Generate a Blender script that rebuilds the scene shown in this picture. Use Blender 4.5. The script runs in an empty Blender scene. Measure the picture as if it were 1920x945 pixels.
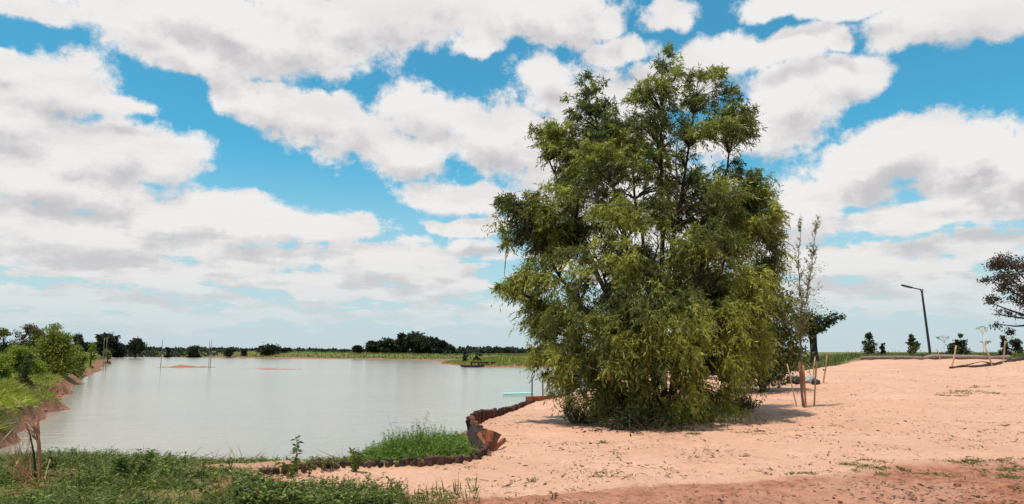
import bpy, bmesh, math, random
import numpy as np
from mathutils import Vector, Matrix

# ---------------------------------------------------------------- camera
sc = bpy.context.scene
col = sc.collection
F = 1300.0                      # focal length in photo pixels (1920 wide)
EYE = 1.6
HORIZON = 660.0
PITCH = math.atan((HORIZON - 472.5) / F)
cam_d = bpy.data.cameras.new("camera")
cam_d.sensor_width = 36.0
cam_d.lens = F / 1920.0 * 36.0
cam_d.clip_start = 0.1
cam_d.clip_end = 20000.0
cam = bpy.data.objects.new("camera", cam_d)
col.objects.link(cam)
cam.location = (0, 0, EYE)
cam.rotation_euler = (math.radians(90) + PITCH, 0, 0)
sc.camera = cam


def ray(px, py):
    X = (px - 960.0) / F
    Y = (472.5 - py) / F
    return Vector((X, math.cos(PITCH) - Y * math.sin(PITCH), math.sin(PITCH) + Y * math.cos(PITCH)))


def on_z(px, py, z):
    d = ray(px, py)
    t = (z - EYE) / d.z
    return Vector((d.x * t, d.y * t, z))


def at_y(px, py, y):
    d = ray(px, py)
    t = y / d.y
    return Vector((d.x * t, y, EYE + d.z * t))


# ---------------------------------------------------------------- sun and sky
SUN_EL = math.radians(75)
SUN_AZ = math.radians(-140)      # compass-like: 0 = +Y (view direction), negative = left
sun_dir = Vector((math.sin(SUN_AZ) * math.cos(SUN_EL), math.cos(SUN_AZ) * math.cos(SUN_EL), math.sin(SUN_EL)))
sun_d = bpy.data.lights.new("sun", 'SUN')
sun_d.energy = 3.9
sun_d.angle = math.radians(0.6)
sun_d.color = (1.0, 0.93, 0.82)
sun = bpy.data.objects.new("sun", sun_d)
col.objects.link(sun)
sun.rotation_euler = (-sun_dir).to_track_quat('-Z', 'Y').to_euler()
sun.location = (0, 0, 60)

sc.view_settings.view_transform = 'Standard'
sc.view_settings.look = 'None'
sc.view_settings.exposure = 0.0
sc.view_settings.gamma = 1.0
sc.view_settings.use_curve_mapping = False
sc.render.engine = 'CYCLES'
sc.cycles.use_denoising = True
sc.cycles.use_adaptive_sampling = True
sc.cycles.adaptive_threshold = 0.012
sc.cycles.adaptive_min_samples = 12
sc.cycles.max_bounces = 8
sc.cycles.transparent_max_bounces = 8

world = bpy.data.worlds.new("World")
sc.world = world
world.use_nodes = True
wt = world.node_tree
wt.nodes.clear()


class NB:
    """tiny node-building helper"""
    def __init__(self, tree):
        self.t = tree

    def n(self, typ, **kw):
        nd = self.t.nodes.new(typ)
        for k, v in kw.items():
            setattr(nd, k, v)
        return nd

    def link(self, a, b):
        self.t.links.new(a, b)

    def put(self, sock, v):
        if v is None:
            return
        if isinstance(v, bpy.types.NodeSocket):
            self.link(v, sock)
        else:
            if isinstance(v, (tuple, list)) and sock.type == 'RGBA' and len(v) == 3:
                v = (*v, 1)
            sock.default_value = v

    def math(self, op, a, b=None, c=None, clamp=False):
        nd = self.n('ShaderNodeMath', operation=op, use_clamp=clamp)
        self.put(nd.inputs[0], a); self.put(nd.inputs[1], b); self.put(nd.inputs[2], c)
        return nd.outputs[0]

    def vmath(self, op, a, b=None, out=0):
        nd = self.n('ShaderNodeVectorMath', operation=op)
        self.put(nd.inputs[0], a); self.put(nd.inputs[1], b)
        return nd.outputs['Value'] if op in ('LENGTH', 'DOT_PRODUCT', 'DISTANCE') else nd.outputs[0]

    def noise(self, vec, scale, detail=4, rough=0.5, dist=0.0, lac=2.0, color=False):
        nd = self.n('ShaderNodeTexNoise')
        if vec is not None:
            self.link(vec, nd.inputs['Vector'])
        nd.inputs['Scale'].default_value = scale
        nd.inputs['Detail'].default_value = detail
        nd.inputs['Roughness'].default_value = rough
        nd.inputs['Lacunarity'].default_value = lac
        nd.inputs['Distortion'].default_value = dist
        return nd.outputs['Color' if color else 'Fac']

    def rng(self, v, a, b, c=0.0, d=1.0, smooth=False):
        nd = self.n('ShaderNodeMapRange')
        nd.interpolation_type = 'SMOOTHSTEP' if smooth else 'LINEAR'
        self.put(nd.inputs['Value'], v)
        for k, x in zip(('From Min', 'From Max', 'To Min', 'To Max'), (a, b, c, d)):
            self.put(nd.inputs[k], x)
        return nd.outputs[0]

    def mix(self, f, a, b, blend='MIX'):
        nd = self.n('ShaderNodeMix', data_type='RGBA', blend_type=blend)
        self.put(nd.inputs[0], f); self.put(nd.inputs[6], a); self.put(nd.inputs[7], b)
        return nd.outputs[2]

    def ramp(self, v, stops):
        nd = self.n('ShaderNodeValToRGB')
        self.put(nd.inputs[0], v)
        els = nd.color_ramp.elements
        while len(els) < len(stops):
            els.new(0.5)
        for e, (p, c) in zip(els, stops):
            e.position = p
            e.color = (*c, 1) if len(c) == 3 else c
        return nd.outputs[0]


# cumulus masses of the day's sky: photo x, y of the middle, half width, half height
CLOUDS = [
    (440, 45, 330, 78), (330, 92, 140, 50), (240, 40, 130, 36), (720, 20, 330, 62), (1000, 20, 190, 62), (620, 100, 90, 26),
    (900, 92, 60, 20), (30, 8, 70, 26), (95, 158, 100, 52), (10, 105, 26, 18), (190, 190, 78, 18), (20, 220, 110, 60),
    (150, 275, 200, 60), (290, 300, 90, 36), (80, 340, 260, 70), (330, 385, 200, 42), (120, 430, 320, 60), (450, 430, 220, 50),
    (620, 440, 150, 40), (700, 490, 200, 36), (330, 500, 380, 44), (850, 480, 110, 30), (820, 515, 170, 30),
    (480, 180, 100, 42), (590, 205, 110, 40), (640, 250, 150, 50), (790, 225, 120, 56), (760, 290, 150, 52), (920, 260, 160, 88),
    (880, 375, 120, 30), (900, 425, 90, 22), (1010, 140, 70, 38), (1120, 230, 160, 110), (1080, 330, 170, 100),
    (1170, 95, 75, 36), (1260, 30, 62, 32), (1150, 30, 50, 40), (1340, 110, 120, 40), (1250, 150, 120, 60), (1480, 100, 90, 30), (1570, 78, 40, 28),
    (1560, 145, 92, 46), (1470, 200, 130, 66), (1400, 255, 130, 50), (1500, 10, 100, 26), (1620, 6, 120, 22),
    (1760, 30, 140, 44), (1890, 22, 110, 36), (1700, 265, 130, 56), (1600, 305, 90, 44), (1800, 270, 90, 50), (1830, 325, 100, 38), (1900, 300, 90, 66),
    (1860, 380, 120, 26), (1560, 360, 120, 32), (1480, 400, 90, 60), (1700, 405, 130, 34), (1790, 455, 190, 26), (1560, 490, 170, 26), (1880, 440, 90, 26),
    (200, 560, 300, 26), (600, 545, 330, 26), (420, 595, 400, 18), (850, 580, 200, 18), (1900, 570, 160, 20),
    (1660, 500, 160, 30), (1830, 520, 160, 26), (1560, 545, 160, 22), (1720, 560, 160, 20), (1250, 430, 300, 120),
]


def az_el(px, py):
    d = ray(px, py).normalized()
    return math.atan2(d.x, d.y), math.asin(d.z)


grp = bpy.data.node_groups.new("cloud_field", 'ShaderNodeTree')
grp.interface.new_socket("Vector", in_out='INPUT', socket_type='NodeSocketVector')
grp.interface.new_socket("Density", in_out='OUTPUT', socket_type='NodeSocketFloat')
grp.interface.new_socket("Fine", in_out='OUTPUT', socket_type='NodeSocketFloat')
g = NB(grp)
gi = g.n('NodeGroupInput'); go = g.n('NodeGroupOutput')
dvec = gi.outputs[0]
sep = g.n('ShaderNodeSeparateXYZ'); g.link(dvec, sep.inputs[0])
az = g.math('ARCTAN2', sep.outputs[0], sep.outputs[1])
el = g.math('ARCSINE', sep.outputs[2])
den = g.math('ADD', g.math('MAXIMUM', sep.outputs[2], 0.0), 0.13)
comb = g.n('ShaderNodeCombineXYZ')
g.link(g.math('DIVIDE', sep.outputs[0], den), comb.inputs[0])
g.link(g.math('DIVIDE', sep.outputs[1], den), comb.inputs[1])
q = comb.outputs[0]
puff = g.noise(dvec, 9.0, 3, 0.5, color=True)          # rounded lumps
lay = g.noise(q, 2.1, 6, 0.62)                             # flat layer, streaked towards the horizon
ps = g.n('ShaderNodeSeparateXYZ'); g.link(puff, ps.inputs[0])
u = g.math('MULTIPLY_ADD', g.math('SUBTRACT', ps.outputs[0], 0.5), 0.10, az)
v = g.math('MULTIPLY_ADD', g.math('SUBTRACT', ps.outputs[1], 0.5), 0.07, el)
uvn = g.n('ShaderNodeCombineXYZ'); g.link(u, uvn.inputs[0]); g.link(v, uvn.inputs[1])
uv = uvn.outputs[0]
cur = None
for (cx, cy, rx, ry) in CLOUDS:
    a, e = az_el(cx, cy)
    k = math.cos(e)
    sx, sy = F / rx * 0.95, F / ry * 0.95
    mp = g.n('ShaderNodeVectorMath', operation='MULTIPLY_ADD')
    if cur is None:
        g.link(uv, mp.inputs[0])
    else:                                   # chained, so that the shader stack stays small
        cz = g.n('ShaderNodeCombineXYZ')
        g.link(u, cz.inputs[0]); g.link(v, cz.inputs[1]); g.link(cur, cz.inputs[2])
        g.link(cz.outputs[0], mp.inputs[0])
    mp.inputs[1].default_value = (sx, sy, 0)
    mp.inputs[2].default_value = (-a * sx, -e * sy, 0)
    ln = g.vmath('LENGTH', mp.outputs[0])
    cur = ln if cur is None else g.math('SMOOTH_MIN', cur, ln, 0.12)
inside = g.math('SUBTRACT', 1.0, g.math('MINIMUM', cur, 2.2))
# the same kind of broken cumulus all round the horizon and overhead, outside the view
broad = g.noise(q, 0.62, 3, 0.5)
outside = g.rng(broad, 0.42, 0.62, -0.75, 0.75)
far_az = g.rng(g.math('ABSOLUTE', az), 0.66, 0.80, 0, 1, True)
far_el = g.rng(el, 0.50, 0.60, 0, 1, True)
fr = g.math('MAXIMUM', far_az, far_el)
mixn = g.n('ShaderNodeMix', data_type='FLOAT')
g.link(fr, mixn.inputs[0]); g.link(inside, mixn.inputs[2]); g.link(outside, mixn.inputs[3])
base = mixn.outputs[0]
fine = g.noise(dvec, 17.0, 7, 0.66)
low = g.rng(el, 0.08, 0.24, 1.0, 0.0, True)
D = g.math('MULTIPLY_ADD', g.math('SUBTRACT', lay, 0.5), g.rng(low, 0, 1, 0.9, 3.4), base)
D = g.math('MULTIPLY_ADD', g.math('SUBTRACT', fine, 0.5), 1.75, D)
g.link(D, go.inputs[0])
g.link(lay, go.inputs[1])

w = NB(wt)
tc = w.n('ShaderNodeTexCoord')
dirv = w.vmath('NORMALIZE', tc.outputs['Generated'])
wsep = w.n('ShaderNodeSeparateXYZ'); w.link(dirv, wsep.inputs[0])
elev = w.math('ARCSINE', wsep.outputs[2])


def field(vec):
    nd = w.n('ShaderNodeGroup')
    nd.node_tree = grp
    w.link(vec, nd.inputs[0])
    return nd.outputs[0], nd.outputs[1]


D0, fine0 = field(dirv)
up = w.vmath('NORMALIZE', w.vmath('ADD', dirv, (-0.012, -0.004, 0.034)))
D1, _ = field(up)
sky = w.n('ShaderNodeTexSky', sky_type='NISHITA')
sky.sun_disc = False
sky.sun_elevation = SUN_EL
sky.sun_rotation = SUN_AZ
sky.air_density = 1.0
sky.dust_density = 1.2
sky.ozone_density = 2.0
tint = w.mix(1.0, sky.outputs[0], (0.50, 1.56, 1.56), 'MULTIPLY')
# pale humid air low over the horizon
lowair = w.rng(elev, 0.0, 0.30, 0.90, 0.0, True)
clear = w.mix(lowair, tint, (6.0, 6.9, 7.4))
alpha = w.math('MULTIPLY', w.rng(D0, -0.06, 0.34, 0, 1, True), w.rng(elev, 0.015, 0.10, 0.35, 1.0, True))
thick = w.rng(D1, 0.05, 1.5, 0.0, 1.0, True)
edge = w.rng(w.math('SUBTRACT', D0, D1), -0.25, 0.45, 0.0, 1.0, True)
shade = w.math('MULTIPLY', thick, w.math('SUBTRACT', 1.15, edge))
shade = w.math('ADD', shade, w.rng(fine0, 0.36, 0.58, 0.28, -0.08, True), clamp=True)
cloud = w.ramp(shade, [(0.0, (0.87, 0.855, 0.845)), (0.45, (0.74, 0.725, 0.725)), (1.0, (0.57, 0.56, 0.575))])
cloud = w.mix(1.0, cloud, (10.0, 10.0, 10.0), 'MULTIPLY')
cloud = w.mix(w.rng(elev, 0.0, 0.20, 0.7, 0.0, True), cloud, (6.8, 7.0, 7.1))
skyc = w.mix(alpha, clear, cloud)
bg = w.n('ShaderNodeBackground')
bg.inputs['Strength'].default_value = 0.1
w.link(skyc, bg.inputs[0])
wo = w.n('ShaderNodeOutputWorld')
w.link(bg.outputs[0], wo.inputs[0])
world.cycles.sampling_method = 'MANUAL'
world.cycles.sample_map_resolution = 512

# ================================================================ helpers
rng = np.random.default_rng(11)
random.seed(5)
WZ = -0.8                        # water level


def sstep(x, a, b):
    t = np.clip((np.asarray(x, float) - a) / (b - a), 0, 1)
    return t * t * (3 - 2 * t)


_perm = np.random.default_rng(3).random((256, 256))


def vnoise(x, y):
    xi = np.floor(x).astype(int); yi = np.floor(y).astype(int)
    fx = x - xi; fy = y - yi
    fx = fx * fx * (3 - 2 * fx); fy = fy * fy * (3 - 2 * fy)
    g_ = lambda i, j: _perm[i & 255, j & 255]
    a = g_(xi, yi); b = g_(xi + 1, yi); c = g_(xi, yi + 1); d = g_(xi + 1, yi + 1)
    return a + (b - a) * fx + (c - a) * fy + (a - b - c + d) * fx * fy


def fbm(x, y, scale, octs=4, gain=0.5):
    x = np.asarray(x, float) / scale + 31.7; y = np.asarray(y, float) / scale + 17.3
    s = 0; amp = 1; tot = 0
    for o in range(octs):
        s = s + amp * (vnoise(x, y) - 0.5); tot += amp
        x = x * 2.03 + 11.3; y = y * 2.03 + 7.9; amp *= gain
    return s / tot * 2            # about -1..1


def poly_sd(px, py, poly):
    """signed distance, positive outside the polygon"""
    poly = np.asarray(poly, float)
    best = np.full(px.shape, 1e18); ins = np.zeros(px.shape, bool)
    n = len(poly)
    for i in range(n):
        ax, ay = poly[i]; bx, by = poly[(i + 1) % n]
        ex, ey = bx - ax, by - ay
        t = np.clip(((px - ax) * ex + (py - ay) * ey) / (ex * ex + ey * ey + 1e-12), 0, 1)
        d = (px - ax - t * ex) ** 2 + (py - ay - t * ey) ** 2
        best = np.minimum(best, d)
        if ay != by:
            c = ((ay > py) != (by > py)) & (px < (bx - ax) * (py - ay) / (by - ay) + ax)
            ins ^= c
    d = np.sqrt(best)
    return np.where(ins, -d, d)


def line_d(px, py, pts):
    best = np.full(px.shape, 1e18)
    for (ax, ay), (bx, by) in zip(pts[:-1], pts[1:]):
        ex, ey = bx - ax, by - ay
        t = np.clip(((px - ax) * ex + (py - ay) * ey) / (ex * ex + ey * ey + 1e-12), 0, 1)
        best = np.minimum(best, (px - ax - t * ex) ** 2 + (py - ay - t * ey) ** 2)
    return np.sqrt(best)


def W2(px, py, z):
    p = on_z(px, py, z)
    return (p.x, p.y)


# ---------------------------------------------------------------- plan of the place (shore, sand, track)
shore_near = [W2(x, y, WZ) for x, y in [(-60, 876), (60, 869), (200, 868), (330, 870), (500, 872), (620, 868), (690, 858), (770, 845), (850, 822), (884, 800),
                                         (900, 788), (945, 768), (985, 753), (1010, 748), (1060, 745), (1112, 739)]]
shore_back = [W2(x, y, WZ) for x, y in [(1180, 724), (1262, 708), (1240, 696), (1120, 690.5), (1010, 689), (960, 688.5), (905, 688), (860, 685), (822, 682), (850, 679.5), (1000, 678.5)]]
shore_far = [W2(x, y, WZ) for x, y in [(985, 677.5), (820, 676), (600, 672.5), (400, 670), (232, 668.5)]]
left_px = [(215, 672), (200, 680), (186, 694), (150, 716), (122, 742), (100, 770), (50, 795), (0, 832), (-90, 868)]
shore_left = []
lp = [W2(x, y, WZ) for x, y in left_px]
# the muddy left shore is cut into small tongues
for (a, b) in zip(lp[:-1], lp[1:]):
    L = math.hypot(b[0] - a[0], b[1] - a[1])
    m = max(2, int(L / (0.9 if b[1] < 60 else 4.0)))
    for i in range(m):
        t = i / m
        x = a[0] + (b[0] - a[0]) * t; y = a[1] + (b[1] - a[1]) * t
        k = fbm(np.array([x * 0.2]), np.array([y]), 2.6, 3)[0]
        k2 = fbm(np.array([x * 0.2]), np.array([y + 40]), 8.0, 2)[0]
        amp = min(1.0, 18 / max(y, 1)) * 0.6 + 0.4
        shore_left.append((x + (k * 1.1 + k2 * 0.5) * amp + 0.75 * float(1 - sstep(y, 24, 42)), y))
shore_left.append((-17.5, 15.2))
SHORE = shore_near + shore_back + shore_far + shore_left

# palisade of split logs between the sand and the bank, photo pixels and ground height
PAL_PX = [(484, 916, -0.10), (520, 909, -0.10), (600, 897, -0.10), (660, 889, -0.08), (750, 884, -0.06), (830, 879, -0.05), (890, 871, -0.05), (915, 858, -0.06), (912, 842, -0.08),
          (896, 826, -0.12), (884, 812, -0.16), (886, 804, -0.2), (900, 796, -0.25), (925, 782, -0.3), (960, 768, -0.36), (990, 757, -0.42), (1000, 754, -0.44)]
PAL = [W2(x, y, z) for x, y, z in PAL_PX]
PAL_END = [W2(1062, 748, -0.45), W2(1112, 741, -0.45)]
LOGS = [W2(x, y, z) for x, y, z in [(1470, 700, 0.5), (1545, 686, 0.8), (1612, 679, 0.92), (1750, 677, 0.96), (1893, 676, 0.98), (2150, 672, 1.05)]]
TRACK_EDGE = [W2(x, y, 0) for x, y in [(2600, 850), (2100, 862), (1920, 868), (1780, 872), (1690, 876), (1640, 884), (1580, 894), (1500, 905), (1400, 911), (1240, 916), (1120, 926), (1000, 936), (860, 945), (700, 955), (600, 990)]]
SAND = [(p[0], p[1]) for p in PAL] + PAL_END + [shore_back[0], (14, 52)] + LOGS + [(60, 50), (60, 12)] + TRACK_EDGE + [W2(540, 940, 0), W2(470, 925, 0)]
TRACK = TRACK_EDGE + [(-0.9, 3.0), (30, 3.0)]


def sand_level(x, y):
    t = sstep(y, 12, 36)
    z = 0.045 * (x - 2.0) * t
    z = np.clip(z, -0.2, 1.05)
    z = z - 0.36 * sstep(y, 12.5, 26) * sstep(-x, -5.5, -1.0)
    return z


def zones(x, y):
    sdw = poly_sd(x, y, SHORE)
    wob = fbm(x, y, 0.8, 3) * 0.16 + fbm(x, y, 0.2, 2) * 0.05
    sds = -poly_sd(x, y, SAND)                 # >0 inside the sand
    dp = line_d(x, y, PAL)
    sds = sds + wob * sstep(dp, 0.15, 0.8)
    sdt = -poly_sd(x, y, TRACK) + 0.04 + wob * 2.0
    return sdw, sds, sdt


def height(x, y, detail=True, z3=None):
    x = np.asarray(x, float); y = np.asarray(y, float)
    sdw, sds, sdt = z3 if z3 is not None else zones(x, y)
    t = x / np.maximum(np.abs(y), 1.0)
    # banks without sand
    near = np.where(y < 24, 1.0, 0.0)
    left = sstep(-t, 0.50, 0.58) * (1 - sstep(y, 150, 240))
    left = np.where(y < 24, sstep(-x, 11.8, 12.8) * sstep(y, 16.0, 17.2), left)
    far = sstep(y, 150, 175) * (1 - sstep(t, 0.30, 0.5))
    s = np.maximum(sdw, 0)
    b_near = WZ + 0.80 * sstep(s, -0.3, 6.2) + 0.05 * np.minimum(s, 1)
    hl = 0.75 + 0.5 * fbm(x, y, 22, 2) + 0.9 * sstep(s, 14, 40)
    gsc = 0.28 + 0.012 * y + 0.4 * fbm(x, y, 2.2, 3)
    b_left = WZ + 0.14 * np.minimum(s, 1.3) + 0.45 * sstep(s, 0.25 * gsc, gsc) + (hl + 0.15) * sstep(s, gsc, 11)
    top_far = 2.25 - 1.65 * sstep(t, -0.50, -0.06)
    b_far = WZ + 0.35 * sstep(s, 0, 3) + (top_far - WZ - 0.35) * sstep(s, 4, 16) + 0.25 * fbm(x, y, 9, 3)
    b_right = WZ + 0.25 * sstep(s, 0, 2) + 0.9 * sstep(s, 2, 16) + (0.75 + 0.25 * fbm(x, y, 14, 3)) * sstep(s, 10, 40) * sstep(t, 0.1, 0.3)
    z = np.where(y < 24, b_near, b_right)
    z = z * (1 - far) + b_far * far
    z = z * (1 - left) + b_left * left
    sand = sand_level(x, y)
    k = sstep(sds, -0.05, 0.12)
    k2 = sstep(sdt, -0.2, 0.2)
    # ground behind the log edging on the right carries on at the level of the sand
    back = sstep(t, 0.40, 0.50) * sstep(y, 20, 34)
    z = z * (1 - back) + (np.minimum(sand_level(x, y) + 0.12, 1.15) + 0.10 * fbm(x, y, 9, 3)) * back
    z = z * (1 - k) + sand * k
    z = z * (1 - k2) + 0.02 * k2
    z = np.where(sdw < 0, WZ - 0.02 - np.minimum(0.22 * -sdw, 2.0), np.maximum(z, WZ + np.minimum(0.05 * s, 0.2)))
    if detail:
        nearf = 1 - sstep(y, 30, 60)
        lumps = 0.040 * fbm(x, y, 1.6, 3) + 0.034 * fbm(x, y, 0.33, 3)
        pits = np.clip(0.46 - np.abs(vnoise(x / 0.24 + 5, y / 0.24 + 9) - 0.5) * 2 - vnoise(x / 0.9, y / 0.9) * 0.55, 0, 1)
        z = z + k * nearf * (lumps - 0.11 * pits)
        clod = np.abs(fbm(x, y, 0.22, 4, 0.6))
        z = z + k2 * nearf * (0.05 * fbm(x, y, 1.1, 3) + 0.05 * clod)
        mud = left * sstep(s, 0.02, 0.4) * (1 - sstep(s, 3, 5))
        z = z + mud * 0.20 * fbm(x, y * 0.5, 1.2, 4)
        rest = (1 - k) * (1 - k2) * sstep(s, 0.05, 1.0)
        z = z + rest * 0.07 * fbm(x, y, 1.3, 4) * (1 + sstep(y, 25, 80))
    return z


def H(x, y):
    return float(height(np.array([x]), np.array([y]))[0])


# ---------------------------------------------------------------- materials
def new_mat(name):
    m = bpy.data.materials.new(name)
    m.use_nodes = True
    t = m.node_tree
    b = t.nodes['Principled BSDF']
    return m, NB(t), b


def mat_terrain():
    m, nb, b = new_mat("terrain")
    at = nb.n('ShaderNodeAttribute', attribute_name='zone')
    sp = nb.n('ShaderNodeSeparateColor'); nb.link(at.outputs['Color'], sp.inputs[0])
    geo = nb.n('ShaderNodeNewGeometry')
    P = geo.outputs['Position']
    n_big = nb.noise(P, 0.55, 4, 0.55)
    n_mid = nb.noise(P, 3.2, 5, 0.6)
    n_fine = nb.noise(P, 26.0, 4, 0.7)
    sand = nb.ramp(n_big, [(0.30, (0.63, 0.340, 0.225)), (0.5, (0.69, 0.380, 0.258)), (0.72, (0.73, 0.425, 0.300))])
    sand = nb.mix(nb.rng(n_mid, 0.35, 0.75, 0.0, 0.45), sand, (0.50, 0.255, 0.155))
    n_spot = nb.noise(P, 11.0, 5, 0.75)
    sand = nb.mix(nb.rng(n_spot, 0.55, 0.68, 0.0, 0.55), sand, (0.42, 0.215, 0.14))
    sand = nb.mix(nb.rng(n_fine, 0.56, 0.72, 0.0, 0.6), sand, (0.36, 0.185, 0.115))
    sand = nb.mix(nb.rng(n_fine, 0.44, 0.28, 0.0, 0.5), sand, (0.70, 0.44, 0.305))
    dirt = nb.ramp(nb.noise(P, 5.0, 6, 0.65), [(0.28, (0.21, 0.075, 0.043)), (0.5, (0.40, 0.150, 0.088)), (0.75, (0.52, 0.235, 0.150))])
    dirt = nb.mix(nb.rng(n_fine, 0.5, 0.72, 0, 0.6), dirt, (0.56, 0.30, 0.22))
    mud = nb.ramp(nb.noise(P, 1.6, 5, 0.6), [(0.3, (0.15, 0.060, 0.034)), (0.5, (0.30, 0.128, 0.075)), (0.72, (0.43, 0.21, 0.135))])
    grass = nb.ramp(nb.noise(P, 0.35, 6, 0.65), [(0.3, (0.075, 0.090, 0.020)), (0.5, (0.135, 0.145, 0.034)), (0.72, (0.22, 0.18, 0.06))])
    c = nb.mix(sp.outputs[2], mud, grass)
    c = nb.mix(sp.outputs[0], c, sand)
    c = nb.mix(sp.outputs[1], c, dirt)
    wet = nb.math('MULTIPLY', at.outputs['Alpha'], 0.38)
    c = nb.mix(wet, c, (0.10, 0.052, 0.036))
    nb.link(c, b.inputs['Base Color'])
    nb.link(nb.rng(at.outputs['Alpha'], 0, 1, 0.95, 0.55), b.inputs['Roughness'])
    b.inputs['Specular IOR Level'].default_value = 0.2
    bp = nb.n('ShaderNodeBump')
    bp.inputs['Distance'].default_value = 0.045
    bp.inputs['Strength'].default_value = 0.9
    hsum = nb.math('ADD', nb.noise(P, 9.0, 6, 0.65), nb.math('MULTIPLY', n_fine, 0.5))
    nb.link(hsum, bp.inputs['Height'])
    nb.link(bp.outputs[0], b.inputs['Normal'])
    return m


def mat_water():
    m, nb, b = new_mat("pond_water")
    geo = nb.n('ShaderNodeNewGeometry')
    P = geo.outputs['Position']
    mp = nb.n('ShaderNodeMapping', vector_type='POINT')
    nb.link(P, mp.inputs[0])
    mp.inputs['Scale'].default_value = (0.45, 1.0, 1.0)
    drift = nb.noise(P, 0.03, 3, 0.5)
    nb.link(nb.ramp(drift, [(0.35, (0.29, 0.258, 0.208)), (0.65, (0.365, 0.312, 0.242))]), b.inputs['Base Color'])
    b.inputs['Roughness'].default_value = 0.15
    b.inputs['IOR'].default_value = 1.33
    bp = nb.n('ShaderNodeBump')
    bp.inputs['Distance'].default_value = 0.05
    bp.inputs['Strength'].default_value = 0.26
    hs = nb.math('ADD', nb.noise(mp.outputs[0], 3.4, 4, 0.6), nb.math('MULTIPLY', nb.noise(mp.outputs[0], 0.7, 2, 0.5), 1.6))
    nb.link(hs, bp.inputs['Height'])
    nb.link(bp.outputs[0], b.inputs['Normal'])
    return m


M = {'terrain': mat_terrain(), 'water': mat_water()}


def mesh_np(name, verts, faces, mat, attrs=None, smooth=False, parent=None, color=None):
    """verts (n,3), faces (m,k) with constant k"""
    me = bpy.data.meshes.new(name)
    verts = np.asarray(verts, np.float32); faces = np.asarray(faces, np.int32)
    n, (m_, k) = len(verts), faces.shape
    me.vertices.add(n); me.vertices.foreach_set('co', verts.ravel())
    me.loops.add(m_ * k); me.loops.foreach_set('vertex_index', faces.ravel())
    me.polygons.add(m_)
    me.polygons.foreach_set('loop_start', np.arange(0, m_ * k, k, dtype=np.int32))
    me.polygons.foreach_set('use_smooth', np.full(m_, smooth, dtype=bool))
    if color is not None:
        at = me.attributes.new('zone' if attrs is None else attrs, 'FLOAT_COLOR', 'POINT')
        at.data.foreach_set('color', np.asarray(color, np.float32).ravel())
    me.update(calc_edges=True)
    me.materials.append(mat)
    ob = bpy.data.objects.new(name, me)
    col.objects.link(ob)
    if parent:
        ob.parent = parent
    return ob


def tag(o, label=None, cat=None, group=None, kind=None):
    for k, v in (('label', label), ('category', cat), ('group', group), ('kind', kind)):
        if v:
            o[k] = v
    return o


def empty(name, loc, label=None, cat=None, group=None, rz=0.0):
    o = bpy.data.objects.new(name, None)
    o.empty_display_size = 0.2
    col.objects.link(o)
    o.location = loc
    o.rotation_euler = (0, 0, rz)
    return tag(o, label, cat, group)


# ---------------------------------------------------------------- ground sheet
def axis(start, stop, step, grow, limit):
    out = [start]; s = step; sgn = 1 if stop > start else -1
    while (out[-1] - stop) * sgn < 0:
        out.append(out[-1] + sgn * s)
        s = min(s * grow, limit(abs(out[-1])))
    return out


xs = np.array(sorted(set(np.round(list(np.arange(-7.5, 10.0, 0.055)) + axis(10.0, 4000, 0.055, 1.03, lambda a: 1e9)[1:] + list(np.arange(-27.0, -7.5, 0.11)) + axis(-27.0, -4000, 0.11, 1.03, lambda a: max(1.2, (a - 60) * 0.2))[1:], 4))))
ys = np.array(sorted(set(np.round(list(np.arange(6.0, 17.0, 0.05)) + list(np.arange(17.0, 40.0, 0.15)) + axis(40, 6000, 0.15, 1.03, lambda a: max(1.4, (a - 260) * 0.2))[1:] + axis(6.0, -60, 0.08, 1.15, lambda a: 9)[1:], 4))))
GX, GY = np.meshgrid(xs, ys)
gx, gy = GX.ravel(), GY.ravel()
z3 = zones(gx, gy)
gz = height(gx, gy, True, z3)
sdw, sds, sdt = z3
tt = gx / np.maximum(np.abs(gy), 1)
nz = fbm(gx, gy, 0.9, 4)
w_sand = sstep(sds, -0.06, 0.10)
w_dirt = sstep(sdt, -0.25, 0.25)
leftz = np.where(gy < 24, sstep(-gx, 11.8, 12.8) * sstep(gy, 16.0, 17.2), sstep(-tt, 0.5, 0.58))
farz = sstep(gy, 140, 170)
s0 = np.where(leftz > 0.5, 0.0 + gy * 0.012, np.where(farz > 0.5, 3.0, np.where(gy < 24, 1.2, 2.0)))
w_grass = sstep(sdw + nz * np.where(leftz > 0.5, 0.35, 0.7), s0 - 0.2, s0 + 0.35)
# bare earth between the near grass and the water, and along the edge of the sand
bare = sstep(fbm(gx, gy, 1.5, 3) + 0.25 - 0.35 * np.abs(gx + 3.2), -0.05, 0.3) * (gy < 16) * (gy > 9.6)
bare = np.maximum(bare, sstep(fbm(gx + 9, gy, 0.8, 3), 0.15, 0.4) * (gy < 9.6) * 0.7)
w_grass = w_grass * (1 - 0.85 * bare)
near_strip = (gy < 17) * (gx > -12) * sstep(-sdw, -1.6, -0.5)
w_sand = np.maximum(w_sand, near_strip * 0.75 * (sdw > 0))
w_sand = np.maximum(w_sand, bare * 0.6 * (gy > 9))
gap = sstep(gx - 0.02 * gy, -0.4, 0.3) * (gy < 16) * sstep(sdt, -1.2, -0.9) * (sdw > 3)
w_sand = np.maximum(w_sand, gap)
w_dirt = w_dirt * (1 - 0.35 * sstep(fbm(gx, gy, 1.4, 3), 0.0, 0.5))
wet = (1 - sstep(sdw, 0.03, 0.30)) * (sdw > -3)
zone_col = np.stack([w_sand, w_dirt, w_grass, wet], 1)
nx, ny = len(xs), len(ys)
ii, jj = np.meshgrid(np.arange(nx - 1), np.arange(ny - 1))
q0 = (jj * nx + ii).ravel()
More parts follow.
